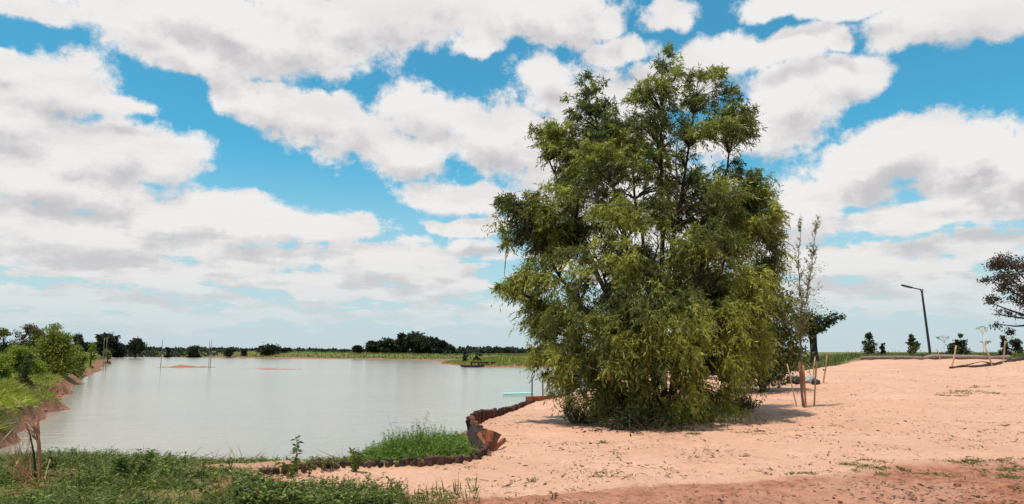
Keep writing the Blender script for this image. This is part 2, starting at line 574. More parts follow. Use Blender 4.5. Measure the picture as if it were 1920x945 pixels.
quads = np.stack([q0, q0 + 1, q0 + nx + 1, q0 + nx], 1)
V = np.stack([gx, gy, gz], 1)
fc = lambda a: a[quads].mean(1)
f_sand = fc(w_sand * (sds > -0.2)) > 0.5
f_dirt = (fc(sstep(sdt, -0.25, 0.25)) > 0.5)
f_sand &= ~f_dirt
f_left = (~f_sand) & (~f_dirt) & (fc(leftz) > 0.5) & (fc(gy) < 200) & (fc(sdw) > -6) & (fc(sdw) < 70)
f_ground = ~(f_sand | f_dirt | f_left)


def sub_mesh(name, sel, kind='structure'):
    fq = quads[sel]
    used, inv = np.unique(fq.ravel(), return_inverse=True)
    o = mesh_np(name, V[used], inv.reshape(-1, 4), M['terrain'], smooth=True, color=zone_col[used])
    return tag(o, kind=kind)


sub_mesh('beach', f_sand)
sub_mesh('dirt_track', f_dirt)
sub_mesh('river_bank', f_left)
sub_mesh('ground', f_ground)
water = mesh_np('water', [(-420, 8, WZ), (420, 8, WZ), (420, 420, WZ), (-420, 420, WZ)], [(0, 1, 2, 3)], M['water'])
tag(water, kind='structure')

# ================================================================ plant builders
def unit(a):
    return a / np.maximum(np.linalg.norm(a, axis=-1, keepdims=True), 1e-9)


def mat_leaf(name, trans=0.3, rough=0.5):
    m, nb, b = new_mat(name)
    at = nb.n('ShaderNodeAttribute', attribute_name='tint')
    nb.link(at.outputs['Color'], b.inputs['Base Color'])
    b.inputs['Roughness'].default_value = rough
    b.inputs['Specular IOR Level'].default_value = 0.28
    tr = nb.n('ShaderNodeBsdfTranslucent')
    tcol = nb.mix(1.0, at.outputs['Color'], (1.25, 1.35, 0.7), 'MULTIPLY')
    nb.link(tcol, tr.inputs['Color'])
    mx = nb.n('ShaderNodeMixShader')
    mx.inputs[0].default_value = trans
    nb.link(b.outputs[0], mx.inputs[1]); nb.link(tr.outputs[0], mx.inputs[2])
    out = m.node_tree.nodes['Material Output']
    nb.link(mx.outputs[0], out.inputs['Surface'])
    return m


def mat_bark(name, c1, c2, scale=8.0, rough=0.9, stretch=0.25):
    m, nb, b = new_mat(name)
    tcn = nb.n('ShaderNodeTexCoord')
    mp = nb.n('ShaderNodeMapping', vector_type='POINT')
    nb.link(tcn.outputs['Object'], mp.inputs[0])
    mp.inputs['Scale'].default_value = (1, 1, stretch)
    n1 = nb.noise(mp.outputs[0], scale, 6, 0.65)
    oi = nb.n('ShaderNodeObjectInfo')
    c = nb.ramp(n1, [(0.3, c1), (0.7, c2)])
    hv = nb.n('ShaderNodeHueSaturation')
    nb.link(c, hv.inputs['Color'])
    nb.link(nb.rng(oi.outputs['Random'], 0, 1, 0.72, 1.25), hv.inputs['Value'])
    nb.link(hv.outputs[0], b.inputs['Base Color'])
    b.inputs['Roughness'].default_value = rough
    b.inputs['Specular IOR Level'].default_value = 0.2
    bp = nb.n('ShaderNodeBump')
    bp.inputs['Distance'].default_value = 0.02
    bp.inputs['Strength'].default_value = 0.8
    nb.link(n1, bp.inputs['Height']); nb.link(bp.outputs[0], b.inputs['Normal'])
    return m


M['leaf'] = mat_leaf('leaf', 0.38)
M['grass'] = mat_leaf('grass_blade', 0.25, 0.55)
M['dry'] = mat_leaf('dry_stalk', 0.12, 0.8)
M['bark'] = mat_bark('bark', (0.030, 0.022, 0.016), (0.10, 0.072, 0.05))
M['bark_dark'] = mat_bark('dark_bark', (0.018, 0.013, 0.011), (0.075, 0.052, 0.042))
M['log'] = mat_bark('split_log', (0.036, 0.020, 0.018), (0.165, 0.072, 0.050), 14.0)
M['sapling_bark'] = mat_bark('sapling_bark', (0.13, 0.09, 0.06), (0.26, 0.20, 0.14))
M['log_red'] = mat_bark('red_split_log', (0.11, 0.034, 0.020), (0.34, 0.105, 0.052), 14.0)
M['wood'] = mat_bark('stake_wood', (0.32, 0.19, 0.10), (0.58, 0.40, 0.24), 10.0, 0.8, 0.15)
M['wood_red'] = mat_bark('raw_timber', (0.24, 0.09, 0.045), (0.44, 0.19, 0.10), 10.0, 0.8, 0.15)
M['grey_wood'] = mat_bark('weathered_log', (0.13, 0.095, 0.08), (0.33, 0.25, 0.21), 9.0, 0.9, 1.0)


def leaf_geo(base, d, L, Wd, colr, peak=0.42, bend=None, r=rng, side=None):
    """one four-cornered blade per row"""
    N = len(base)
    if side is None:
        side = unit(np.cross(d, unit(r.normal(size=(N, 3)))))
    L = np.broadcast_to(np.asarray(L, float).reshape(-1, 1), (N, 1)); Wd = np.broadcast_to(np.asarray(Wd, float).reshape(-1, 1), (N, 1))
    mid = base + d * L * peak
    tip = base + d * L
    if bend is not None:
        tip = tip + bend * L
    v = np.stack([base, mid + side * Wd * 0.5, tip, mid - side * Wd * 0.5], 1).reshape(-1, 3)
    f = np.arange(N * 4).reshape(-1, 4)
    c = np.repeat(np.concatenate([colr, np.ones((N, 1))], 1), 4, axis=0)
    return v, f, c


def join_geo(parts):
    vs, fs, cs = [], [], []; k = 0
    for v, f, c in parts:
        vs.append(v); fs.append(f + k); cs.append(c); k += len(v)
    return np.concatenate(vs), np.concatenate(fs), np.concatenate(cs)


def leaf_obj(name, geo, mat, parent=None, kind=None):
    v, f, c = geo
    if parent is not None:
        v = v - np.array(parent.location)
    o = mesh_np(name, v, f, mat, attrs='tint', color=c, parent=parent)
    if kind:
        o['kind'] = kind
    return o


def tube_geo(paths, sides=6):
    """paths: list of (points (n,3), radii (n,))"""
    vs, fs = [], []; k = 0
    ang = np.linspace(0, 2 * np.pi, sides, endpoint=False)
    for P_, R_ in paths:
        P_ = np.asarray(P_, float); R_ = np.asarray(R_, float); n = len(P_)
        T = np.gradient(P_, axis=0); T = unit(T)
        ref = np.where(np.abs(T[:, 2:3]) > 0.9, np.array([[1.0, 0, 0]]), np.array([[0, 0, 1.0]]))
        A = unit(np.cross(T, ref)); B = np.cross(T, A)
        ring = P_[:, None, :] + R_[:, None, None] * (np.cos(ang)[None, :, None] * A[:, None, :] + np.sin(ang)[None, :, None] * B[:, None, :])
        vs.append(ring.reshape(-1, 3))
        i = np.arange(n - 1)[:, None] * sides; j = np.arange(sides)[None, :]; j2 = (j + 1) % sides
        fs.append(np.stack([i + j, i + j2, i + sides + j2, i + sides + j], -1).reshape(-1, 4) + k)
        # close the two ends with fans of quads
        for e in (0, (n - 1) * sides):
            for a_ in range(1, sides - 1, 2):
                fs.append(np.array([[e, e + a_, e + a_ + 1, e + (a_ + 2) % sides]]) + k)
        k += n * sides
    return np.concatenate(vs), np.concatenate(fs)


def tube_obj(name, paths, mat, parent=None, sides=6, smooth=True, kind=None):
    v, f = tube_geo(paths, sides)
    if parent is not None:
        v = v - np.array(parent.location)
    o = mesh_np(name, v, f, mat, smooth=smooth, parent=parent)
    if kind:
        o['kind'] = kind
    return o


def bez(a, b, c, n):
    t = np.linspace(0, 1, n)[:, None]
    return (1 - t) ** 2 * np.asarray(a) + 2 * t * (1 - t) * np.asarray(b) + t * t * np.asarray(c)


def wiggle(P_, amp, r=rng):
    n = len(P_)
    k = np.cumsum(r.normal(size=(n, 3)), axis=0) * amp
    k -= np.linspace(0, 1, n)[:, None] * k[-1] * 0.7
    k[0] = 0
    return P_ + k


def pick_cols(r, N, cols, jit=0.25):
    cols = np.asarray(cols, float)
    a = cols[r.integers(0, len(cols), N)]; b = cols[r.integers(0, len(cols), N)]
    t = r.random((N, 1))
    return np.clip((a * t + b * (1 - t)) * (1 + r.normal(size=(N, 1)) * jit), 0.004, 0.9)


def noise3(p, s):
    x, y, z = (p / s).T
    return (vnoise(x + 3.1, y + 9.7 + z * 0.61) + vnoise(y + 40.2, z + 2.5 + x * 0.37) + vnoise(z + 80.8, x + 21.1 + y * 0.53)) / 3.0


# ================================================================ the big willow
def build_willow():
    r = np.random.default_rng(21)
    b2 = on_z(1228, 792, -0.08)
    Y0 = b2.y
    bx, bz = b2.x, H(b2.x, b2.y)
    root = empty('willow_tree', (bx, Y0, bz), 'large spreading green willow with drooping leaves standing on the sand', 'tree')
    zmin, zmax = bz + 0.25, at_y(1245, 90, Y0).z
    # stems fan out from the base
    tips = [(1244, 108, 0.0), (1100, 150, -0.3), (1318, 150, 0.4), (1388, 228, -0.2), (1008, 255, 0.3), (945, 378, -0.4), (1438, 360, 0.3), (1180, 240, 0.9), (1270, 250, -1.0), (1150, 330, -1.5),
            (950, 520, -0.2), (1450, 500, -0.3), (1090, 430, 1.8), (1350, 420, 1.9), (1230, 420, -2.0), (1340, 470, -1.9), (1080, 560, -1.9), (1020, 640, 1.2)]
    stems = []
    for i, (px, py, dy) in enumerate(tips):
        T = np.array(at_y(px, py, Y0 + dy))
        a0 = r.random() * 6.28
        B = np.array([bx + 0.38 * math.cos(a0) + (T[0] - bx) * 0.08, Y0 + 0.34 * math.sin(a0), bz - 0.05])
        hgt = T[2] - bz
        C = np.array([bx + (T[0] - bx) * 0.42, Y0 + dy * 0.45, bz + hgt * 0.55])
        P_ = wiggle(bez(B, C, T, 18), 0.035, r)
        R0 = 0.03 + 0.007 * hgt * r.uniform(0.7, 1.15)
        R_ = R0 * (1 - np.linspace(0, 1, 18)) ** 0.8 + 0.006
        stems.append((P_, R_))
        tube_obj('stem', [(P_, R_)], M['bark'], root, 7)
    allP = np.concatenate([s[0][4:] for s in stems]); allR = np.concatenate([s[1][4:] for s in stems])
    # foliage masses: photo x, y, half width, half height, metres in front of (-) or behind the trunk
    lobes = [(1244, 125, 24, 34, 0), (1226, 180, 42, 42, -.3), (1288, 168, 36, 36, .3), (1330, 186, 36, 42, .2), (1378, 222, 28, 34, 0), (1345, 240, 32, 22, -.4), (1100, 158, 24, 38, 0), (1108, 214, 42, 38, .2), (1158, 246, 34, 34, -.5),
             (1192, 258, 42, 44, .4), (1240, 240, 46, 40, -.6), (1290, 236, 34, 30, .2), (1026, 250, 28, 20, 0), (1062, 286, 44, 36, .3), (1110, 300, 46, 38, -.8), (1172, 312, 44, 40, -.9), (1060, 330, 34, 24, -.2),
             (956, 384, 30, 20, 0), (1000, 402, 42, 34, -.3), (1050, 368, 46, 36, -.9), (1100, 400, 42, 40, .5), (1156, 402, 46, 38, -1.4), (1222, 396, 36, 44, -1.0), (1020, 446, 44, 32, .2), (956, 436, 24, 18, .3),
             (1372, 318, 38, 28, 0), (1412, 352, 36, 34, .2), (1350, 372, 46, 40, -.8), (1432, 402, 26, 40, 0), (1398, 440, 44, 44, -.5), (1300, 404, 40, 34, .6), (1330, 452, 46, 42, -1.5), (1440, 480, 24, 44, .2),
             (962, 530, 30, 18, 0), (1006, 508, 46, 34, -.2), (1070, 500, 52, 40, -1.2), (1132, 482, 50, 40, -1.9), (1200, 505, 38, 36, -1.6), (1282, 482, 42, 44, -1.2), (1380, 530, 52, 44, -1.2), (1432, 556, 30, 40, -.2),
             (1002, 590, 34, 38, 0), (1052, 590, 52, 42, -1.0), (1122, 580, 54, 40, -2.0), (1202, 582, 42, 38, -2.2), (1290, 590, 52, 42, -2.2), (1355, 600, 46, 40, -1.6), (1412, 632, 36, 42, -.3), (1022, 660, 32, 34, -.3), (1082, 660, 52, 40, -1.4),
             (1160, 660, 52, 38, -2.2), (1250, 662, 52, 40, -2.3), (1322, 670, 46, 38, -1.9), (1375, 684, 34, 34, -.9), (1052, 712, 28, 22, -.4), (1122, 710, 38, 22, -1.2), (1202, 716, 40, 24, -1.6), (1292, 722, 42, 28, -1.8), (1342, 732, 28, 28, -1.4),
             (1140, 764, 34, 26, -.5), (1190, 780, 40, 22, -1.0), (1250, 778, 46, 24, -1.2), (1310, 770, 36, 28, -.9), (1160, 745, 40, 26, -.2), (1280, 750, 44, 26, -.3), (1350, 752, 26, 26, -.5)]
    for k in range(46):
        py_ = r.uniform(230, 700)
        lobes.append((r.uniform(1020, 1410) if py_ > 360 else r.uniform(1080, 1350), py_, r.uniform(32, 50), r.uniform(28, 42), r.uniform(0.5, 2.4)))
    lobes = [(1236 + (px - 1230) * 0.96, py + 13 * max(0, 1 - (py - 90) / 600), rx_, ry_, dy) for px, py, rx_, ry_, dy in lobes]
    Cs, Fr = [], []
    for (px, py, rx_, ry_, dy) in lobes:
        c = np.array(at_y(px, py, Y0 + dy)); k = (Y0 + dy) / F
        rx_, ry_ = rx_ * k, ry_ * k
        m_ = int(7 + 31 * rx_ * ry_ / 0.25)
        d = unit(r.normal(size=(m_, 3)) + np.array([0, 0, 0.25]))
        rad = 0.35 + 0.80 * r.random((m_, 1)) ** 0.7
        Cs.append(c + d * rad * np.array([rx_, (rx_ + ry_) * 0.5, ry_]))
        Fr.append(np.full(m_, r.normal() * 0.022))
    # looser sprays that bridge neighbouring masses
    cen = np.array([at_y(px, py, Y0 + dy) for px, py, _, _, dy in lobes])
    for k in range(620):
        i = r.integers(0, len(cen))
        dd_ = np.linalg.norm(cen - cen[i], axis=1)
        nb_ = np.nonzero((dd_ > 0.2) & (dd_ < 1.5))[0]
        if len(nb_) == 0:
            continue
        j = nb_[r.integers(0, len(nb_))]
        Cs.append((cen[i] + (cen[j] - cen[i]) * r.random() + r.normal(size=3) * 0.2)[None]); Fr.append(np.array([r.normal() * 0.02]))
    C = np.concatenate(Cs); Fr = np.concatenate(Fr)
    ok = (C[:, 2] > bz + 0.2) & (noise3(C, 0.42) > 0.428 + 0.045 * sstep(C[:, 2], bz + 4.2, bz + 6.5))
    for (px, py, rr) in [(1288, 300, 0.30), (1240, 335, 0.16), (1195, 450, 0.18), (1325, 294, 0.24), (1345, 288, 0.18)]:
        q_ = np.array(at_y(px, py, Y0))
        ok &= ~(np.hypot(C[:, 0] - q_[0], C[:, 2] - q_[2]) < rr)
    C = C[ok]; Fr = Fr[ok]
    # outline tufts, so that the crown ends in sprays
    ext = []
    for px, py in [(1244, 100), (1238, 120), (1092, 130), (1100, 165), (1078, 180), (1110, 190), (1395, 215), (1400, 235), (1340, 135), (1310, 140), (1000, 240), (1015, 262), (940, 368), (955, 385), (930, 425), (945, 440),
                   (945, 530), (965, 545), (1000, 600), (1000, 660), (1010, 700), (1050, 745), (1455, 380), (1450, 440), (1385, 300), (1475, 560), (1190, 170), (1165, 240), (1270, 125), (1290, 130), (1330, 140), (1365, 165), (1375, 180), (1225, 140), (1205, 165), (1130, 205), (1070, 215), (1055, 240), (1040, 330), (985, 365), (1410, 310), (1435, 340), (930, 365), (925, 535), (1460, 420)]:
        for _ in range(4):
            ext.append(np.array(at_y(1236 + (px - 1230) * 0.965 + r.normal() * 9, py + 10 + r.normal() * 9, Y0 + r.normal() * 0.35)))
    nC = len(C)
    C = np.concatenate([C, np.array(ext)]); Fr = np.concatenate([Fr, np.zeros(len(ext))])
    print('willow shoots', len(C))
    # twigs from stems to every point
    twigs = []
    for i in range(len(C)):
        c = C[i]
        d = np.linalg.norm(allP - c, axis=1) + np.maximum(allP[:, 2] - c[2] + 0.35, 0) * 1.6
        j = int(np.argmin(d)); s = allP[j]
        m_ = (s + c) / 2 + np.array([0, 0, 0.16 * np.linalg.norm(c - s)])
        P_ = bez(s, m_, c, 6)
        twigs.append((P_, np.linspace(min(allR[j] * 0.6, 0.022), 0.004, 6)))
    tube_obj('branches', twigs, M['bark'], root, 4, kind='stuff')
    # drooping leafy shoots
    per = 8; LV = 12
    S = np.repeat(C, per, axis=0); n = len(S)
    ext_m = np.repeat(np.arange(len(C)) >= nC, per)
    outw = S - np.array([bx, Y0, 0]); outw[:, 2] = 0; outw = unit(outw)
    hrel = (S[:, 2] - zmin) / (zmax - zmin)
    dir0 = outw * 0.55 + r.normal(size=(n, 3)) * 0.55
    dir0[:, 2] += 0.15 + 0.65 * np.clip(hrel - 0.35, 0, 1)
    dir0 = unit(dir0)
    Ls = r.uniform(0.18, 0.46, n) * np.where(ext_m, 0.62, 1.0)
    droop = (0.22 + 0.6 * np.clip(1 - hrel * 1.05, 0, 1)) * r.uniform(0.6, 1.3, n)
    t = (np.arange(LV) + 0.6) / LV
    path = S[:, None, :] + dir0[:, None, :] * (Ls[:, None] * t)[..., None]
    path[..., 2] -= (droop * Ls)[:, None] * t ** 1.9
    tan = dir0[:, None, :] + np.array([0, 0, -1.0]) * (1.9 * droop[:, None] * t ** 0.9)[..., None]
    tan = unit(tan).reshape(-1, 3)
    base = path.reshape(-1, 3)
    keepz = base[:, 2] > bz + 0.05
    nl = len(base)
    ld = unit(tan * 0.55 + r.normal(size=(nl, 3)) * 0.55 + np.array([0, 0, -0.42]))
    Ll = r.uniform(0.085, 0.155, nl); Wl = r.uniform(0.017, 0.032, nl)
    # colour: fresh yellow-green sprays among olive ones
    fresh = noise3(S, 0.55) + r.normal(size=n) * 0.04 + np.repeat(Fr, per)
    fresh = np.repeat(np.clip((fresh - 0.46) / 0.11, 0, 1), LV)[:, None]
    colr = np.array([0.135, 0.147, 0.042]) * (1 - fresh) + np.array([0.330, 0.330, 0.070]) * fresh
    hr = np.repeat(hrel, LV)[:, None]
    colr = colr * (1 - 0.35 * np.clip(hr - 0.5, 0, 0.5) * np.array([1, 0.7, -0.8]))
    colr = colr * np.repeat(np.clip(1 + r.normal(size=(n, 1)) * 0.30, 0.35, 1.9), LV, axis=0)
    colr = np.clip(colr * (1 + r.normal(size=(nl, 1)) * 0.2), 0.01, 0.5)
    brown = r.random(nl) < 0.025
    colr[brown] = (0.17, 0.10, 0.035)
    geo = leaf_geo(base[keepz], ld[keepz], Ll[keepz], Wl[keepz], colr[keepz], 0.4, None, r)
    leaf_obj('crown', geo, M['leaf'], root, kind='stuff')
    return root


willow = build_willow()


# ================================================================ other trees and shrubs
def ground_pt(px, py):
    """where the sight line through a photo pixel meets the ground"""
    d = ray(px, py)
    lo, hi = 4.0, 420.0
    for _ in range(3):
        t = np.geomspace(lo, hi, 130)
        z = EYE + d.z * t / d.y
        below = np.nonzero(z < np.maximum(height(d.x * t / d.y, t, False), WZ))[0]
        if len(below) == 0:
            break
        i = max(int(below[0]), 1)
        lo, hi = t[i - 1], t[i]
    y = hi
    x = d.x * y / d.y
    return Vector((x, y, H(x, y)))


def crown_geo(r, lobes, n, leaf, cols, clump=0.16, K=None, droop=0.0, jit=0.25):
    """leaf-sized faces in clumps over the surface and inside of ellipsoid lobes (cx,cy,cz,rx,ry,rz)"""
    lobes = np.asarray(lobes, float)
    wgt = (lobes[:, 3] * lobes[:, 5]) ** 1.0; wgt /= wgt.sum()
    K = K or max(12, n // 40)
    li = r.choice(len(lobes), K, p=wgt)
    d = unit(r.normal(size=(K, 3)))
    rad = 0.45 + 0.55 * r.random((K, 1)) ** 0.5
    cc = lobes[li, :3] + d * lobes[li, 3:6] * rad
    size = lobes[li, 3:6].mean(1)
    ci = r.integers(0, K, n)
    p = cc[ci] + r.normal(size=(n, 3)) * (size[ci] * clump * 2)[:, None] * np.array([1, 1, 0.7])
    dd = unit(r.normal(size=(n, 3)) + np.array([0, 0, -droop]))
    cl = pick_cols(r, K, cols, 0.12)[ci] * (1 + r.normal(size=(n, 1)) * jit)
    return leaf_geo(p, dd, leaf * r.uniform(0.7, 1.4, n), leaf * r.uniform(0.45, 0.8, n), np.clip(cl, 0.004, 0.8), 0.5, None, r), cc


def make_tree(name, label, cat, px, Y, top, wpx, cols, leaf, n, seed, group=None, lobes=None, trunk=0.3, bark='bark_dark', stems=1, base_py=None, tr=None, depth=0.8, clump=0.16, parts=True, K=None, droop=0.0):
    r = np.random.default_rng(seed)
    x = at_y(px, HORIZON, Y).x
    z = H(x, Y)
    h = at_y(px, top, Y).z - z
    w_ = wpx / F * Y
    root = empty(name, (x, Y, z), label, cat, group)
    if lobes is None:
        lobes = []
        for i in range(8):
            t = r.random()
            hz = trunk + (0.86 - trunk) * t
            prof = math.sin(math.pi * min(1, 0.25 + 0.75 * t)) * 0.5 + 0.2
            rx = r.uniform(0.18, 0.30)
            lobes.append((r.uniform(-1, 1) * max(0.02, 0.5 - rx) * (0.6 + prof * 0.5), r.uniform(-1, 1) * 0.25, hz, rx, rx, r.uniform(0.12, 0.2)))
        lobes.append((r.uniform(-0.1, 0.1), 0, 0.86, 0.2, 0.2, 0.12))
    L = [(x + a * w_, Y + b * w_ * depth, z + c * h, d * w_, e * w_ * depth, f * h) for a, b, c, d, e, f in lobes]
    geo, cc = crown_geo(r, L, n, leaf, cols, clump, K, droop)
    geo[0][:, 2] = np.maximum(geo[0][:, 2], z + 0.02)
    R0 = tr or max(0.03, 0.035 * h)
    paths = []
    for s in range(stems):
        off = np.array([r.uniform(-0.5, 0.5), r.uniform(-0.5, 0.5), 0]) * R0 * 2 * (stems > 1)
        top_p = np.array([x + r.uniform(-0.15, 0.15) * w_, Y, z + h * 0.72])
        P_ = wiggle(bez(np.array([x, Y, z - 0.1]) + off, np.array([x + r.uniform(-0.04, 0.04) * w_, Y, z + 0.35 * h]), top_p, 9), 0.012 * h, r)
        paths.append((P_, R0 * np.linspace(1.15, 0.25, 9)))
    tube_obj('trunk', paths, M[bark], root, 7)
    br = []
    for c in cc[:: max(1, len(cc) // 26)]:
        j = int(np.clip((c[2] - z) / h * 7, 2, 6))
        s = paths[r.integers(0, stems)][0][j]
        br.append((bez(s, (s + c) / 2 + np.array([0, 0, -0.04 * h]), c, 5), np.linspace(R0 * 0.42, R0 * 0.08, 5)))
    tube_obj('branches', br, M[bark], root, 4, kind='stuff')
    leaf_obj('crown', geo, M['leaf'], root, kind='stuff')
    return root


DK = [(0.036, 0.046, 0.024), (0.055, 0.064, 0.032), (0.024, 0.031, 0.019)]
DKB = [(0.030, 0.026, 0.022), (0.022, 0.024, 0.018), (0.045, 0.035, 0.028)]
OL = [(0.115, 0.13, 0.024), (0.075, 0.09, 0.020), (0.17, 0.175, 0.035)]
BR = [(0.24, 0.28, 0.035), (0.18, 0.23, 0.035), (0.28, 0.28, 0.05)]
RD = [(0.12, 0.068, 0.048), (0.17, 0.105, 0.07), (0.08, 0.065, 0.035)]
PUR = [(0.095, 0.058, 0.046), (0.065, 0.044, 0.036), (0.14, 0.085, 0.066)]
YEL = [(0.34, 0.31, 0.06), (0.28, 0.27, 0.07), (0.22, 0.24, 0.06)]

# second, darker willow half hidden behind the big one
make_tree('willow_tree', 'smaller dark olive willow half hidden behind right side of the large willow', 'tree', 1425, 25.5, 470, 170, [(0.075, 0.085, 0.020), (0.10, 0.10, 0.026), (0.055, 0.065, 0.018)], 0.11, 15000, 31,
          lobes=[(-0.1, 0, 0.16, 0.42, 0.4, 0.15), (0.1, 0, 0.28, 0.38, 0.4, 0.16), (0.05, 0, 0.45, 0.34, 0.4, 0.17), (0.12, 0, 0.62, 0.28, 0.3, 0.15), (-0.05, 0, 0.72, 0.3, 0.3, 0.14), (0.06, 0, 0.86, 0.18, 0.2, 0.12), (0.30, 0.1, 0.38, 0.16, 0.2, 0.16), (-0.3, 0, 0.3, 0.3, 0.3, 0.2)],
          bark='bark', stems=4, tr=0.07, clump=0.13, droop=0.8)

# gnarled pollard beyond the sand
def build_pollard():
    r = np.random.default_rng(77)
    Y = 62.0
    b = at_y(1527, 660, Y); z = H(b.x, Y)
    root = empty('pollard_tree', (b.x, Y, z), 'thick gnarled tree with one arm reaching right, beyond the sand behind the staked sapling', 'tree')
    pt = lambda px, py, dy=0: np.array(at_y(px, py, Y + dy))
    B = pt(1527, 664); B[2] = z - 0.1
    T = pt(1522, 612)
    trunk = wiggle(bez(B, pt(1526, 640), T, 8), 0.03, r)
    tube_obj('trunk', [(trunk, np.array([0.62, 0.5, 0.44, 0.42, 0.44, 0.5, 0.45, 0.25]) * 0.72)], M['bark_dark'], root, 9)
    arms = [(pt(1524, 622), pt(1545, 618), pt(1552, 606)), (pt(1552, 606), pt(1560, 598), pt(1572, 596)), (pt(1520, 622), pt(1510, 612), pt(1506, 600)), (T, pt(1524, 600), pt(1530, 595)), (pt(1523, 628), pt(1536, 620), pt(1546, 608))]
    for a in arms:
        tube_obj('branch', [(wiggle(bez(*a, 7), 0.02, r), np.linspace(0.26, 0.10, 7))], M['bark_dark'], root, 6)
    L = []
    for px, py, rr in [(1508, 598, 0.6), (1520, 594, 0.7), (1532, 600, 0.6), (1512, 612, 0.5), (1540, 606, 0.4), (1555, 598, 0.45), (1566, 592, 0.5), (1574, 597, 0.35), (1548, 612, 0.3), (1525, 612, 0.6), (1502, 625, 0.5), (1506, 610, 0.6), (1516, 622, 0.5), (1534, 616, 0.45), (1500, 606, 0.5), (1560, 604, 0.3)]:
        p = pt(px, py); L.append((*p, rr, rr, rr * 0.6))
    geo, cc = crown_geo(r, L, 4200, 0.18, DK + OL, 0.24)
    leaf_obj('crown', geo, M['leaf'], root, kind='stuff')


build_pollard()

# dark tree entering from the right, its trunk outside the view
def build_right_tree():
    r = np.random.default_rng(5)
    Y = 58.0
    pt = lambda px, py, dy=0: np.array(at_y(px, py, Y + dy))
    b = pt(1995, 660); z = H(b[0], Y)
    root = empty('spreading_tree', (b[0], Y, z), 'dark purplish brown spreading tree cut off by the right edge', 'tree')
    B = b.copy(); B[2] = z - 0.1
    fork = pt(1988, 606)
    tube_obj('trunk', [(wiggle(bez(B, pt(1998, 640), fork, 8), 0.03, r), np.linspace(0.42, 0.28, 8))], M['bark_dark'], root, 8)
    tips = [(1872, 606), (1862, 590), (1850, 562), (1856, 528), (1866, 498), (1885, 484), (1915, 492), (1940, 480), (1975, 470), (2010, 478), (2050, 500), (2090, 540), (2100, 580), (1900, 560), (1925, 530)]
    L = []
    for i, (px, py) in enumerate(tips):
        T = pt(px, py, r.uniform(-1.6, 1.6))
        m = (fork + T) / 2 + np.array([0, 0, -0.25 if py > 540 else 0.3])
        tube_obj('branch', [(wiggle(bez(fork, m, T, 8), 0.05, r), np.linspace(0.15, 0.03, 8))], M['bark_dark'], root, 5)
    for px, py, rr in [(1878, 486, .75), (1900, 483, .7), (1862, 500, .45), (1850, 522, .4), (1868, 520, .55), (1892, 516, .75), (1918, 505, .8), (1880, 540, .6), (1902, 545, .7), (1870, 560, .55), (1852, 557, .35), (1895, 572, .6), (1880, 590, .5), (1868, 606, .4), (1888, 612, .4),
                       (1910, 598, .6), (1935, 540, 1.0), (1930, 575, .8), (1960, 500, 1.2), (1990, 490, 1.2), (2020, 510, 1.2), (2060, 540, 1.2), (2000, 550, 1.2), (2090, 575, .9), (1950, 605, .6), (2040, 580, 1.1)]:
        L.append((*pt(px + r.normal() * 5, py + r.normal() * 5, r.uniform(-1.5, 1.5)), rr * 0.85, rr, rr * 0.7))
    geo, cc = crown_geo(r, L, 15000, 0.17, PUR, 0.22, K=420)
    leaf_obj('crown', geo, M['leaf'], root, kind='stuff')


build_right_tree()

# trees beyond the far bank: (photo x, top y, width, distance, label)
far = [
    (670, 651, 20, 262, 'small separate dark round tree at left end of the far grove'),
    (697, 641, 30, 266, 'low dark tree with thin grey top in the left part of the far grove'),
    (728, 638, 40, 262, 'broad dark tree left of the tallest crowns of the far grove'),
    (752, 625, 26, 268, 'tall slender dark tree sticking up on the left of the grove peak'),
    (781, 626, 58, 264, 'tallest and widest dark tree at the peak of the far grove'),
    (808, 633, 44, 266, 'dark tree on the right shoulder of the far grove peak'),
    (829, 641, 38, 262, 'dark sloping tree at the right end of the far grove'),
    (848, 652, 26, 258, 'low dark tree where the far grove falls to its right end'),
    (505, 648, 38, 300, 'flat topped dark clump standing alone on the far shore'),
    (535, 654, 22, 300, 'small dark round tree just right of the flat topped clump'),
    (254, 635, 28, 300, 'lone dark mushroom shaped tree on the far left shore'),
    (197, 625, 34, 290, 'tall dark tree behind the twin poles at the left'),
    (217, 630, 30, 294, 'dark dome shaped tree right behind the twin poles at the left'),
    (170, 644, 34, 300, 'low dark tree left of the twin poles'),
    (145, 628, 24, 130, 'small dark tree with ragged top right of the tall bank shrub'),
    (314, 649, 11, 310, 'tiny dark tree right of the single water pole'),
    (362, 650, 30, 310, 'low dark far tree left of the twin mid pond poles'),
    (430, 654, 26, 310, 'faint low far tree just right of the twin mid pond poles'),
    (457, 656, 14, 310, 'tiny far tree left of the flat topped clump'),
    (604, 657, 18, 310, 'tiny far tree between the flat topped clump and the grove'),
    (648, 659, 20, 300, 'low far bush left of the grove'),
]
for i, (px, top, wpx, Y, lab) in enumerate(far):
    n = int(np.clip(wpx * (672 - top) * 3.2, 500, 6000))
    lob = None
    if px == 254:
        lob = [(-0.25, 0, 0.66, 0.26, 0.3, 0.16), (0.25, 0, 0.64, 0.26, 0.3, 0.16), (0, 0, 0.78, 0.32, 0.3, 0.18), (0, 0, 0.5, 0.26, 0.3, 0.14)]
    elif px == 505:
        lob = [(-0.3, 0, 0.4, 0.25, 0.3, 0.3), (0, 0, 0.65, 0.35, 0.3, 0.3), (0.3, 0, 0.4, 0.25, 0.3, 0.3), (0.15, 0, 0.7, 0.25, 0.3, 0.22)]
    make_tree('far_tree', lab, 'tree', px, Y, top, wpx, DK if i % 3 else DKB, 0.85 if Y > 200 else 0.4, n, 100 + i, 'dark trees beyond the far shore', lob, trunk=0.12, clump=0.17)

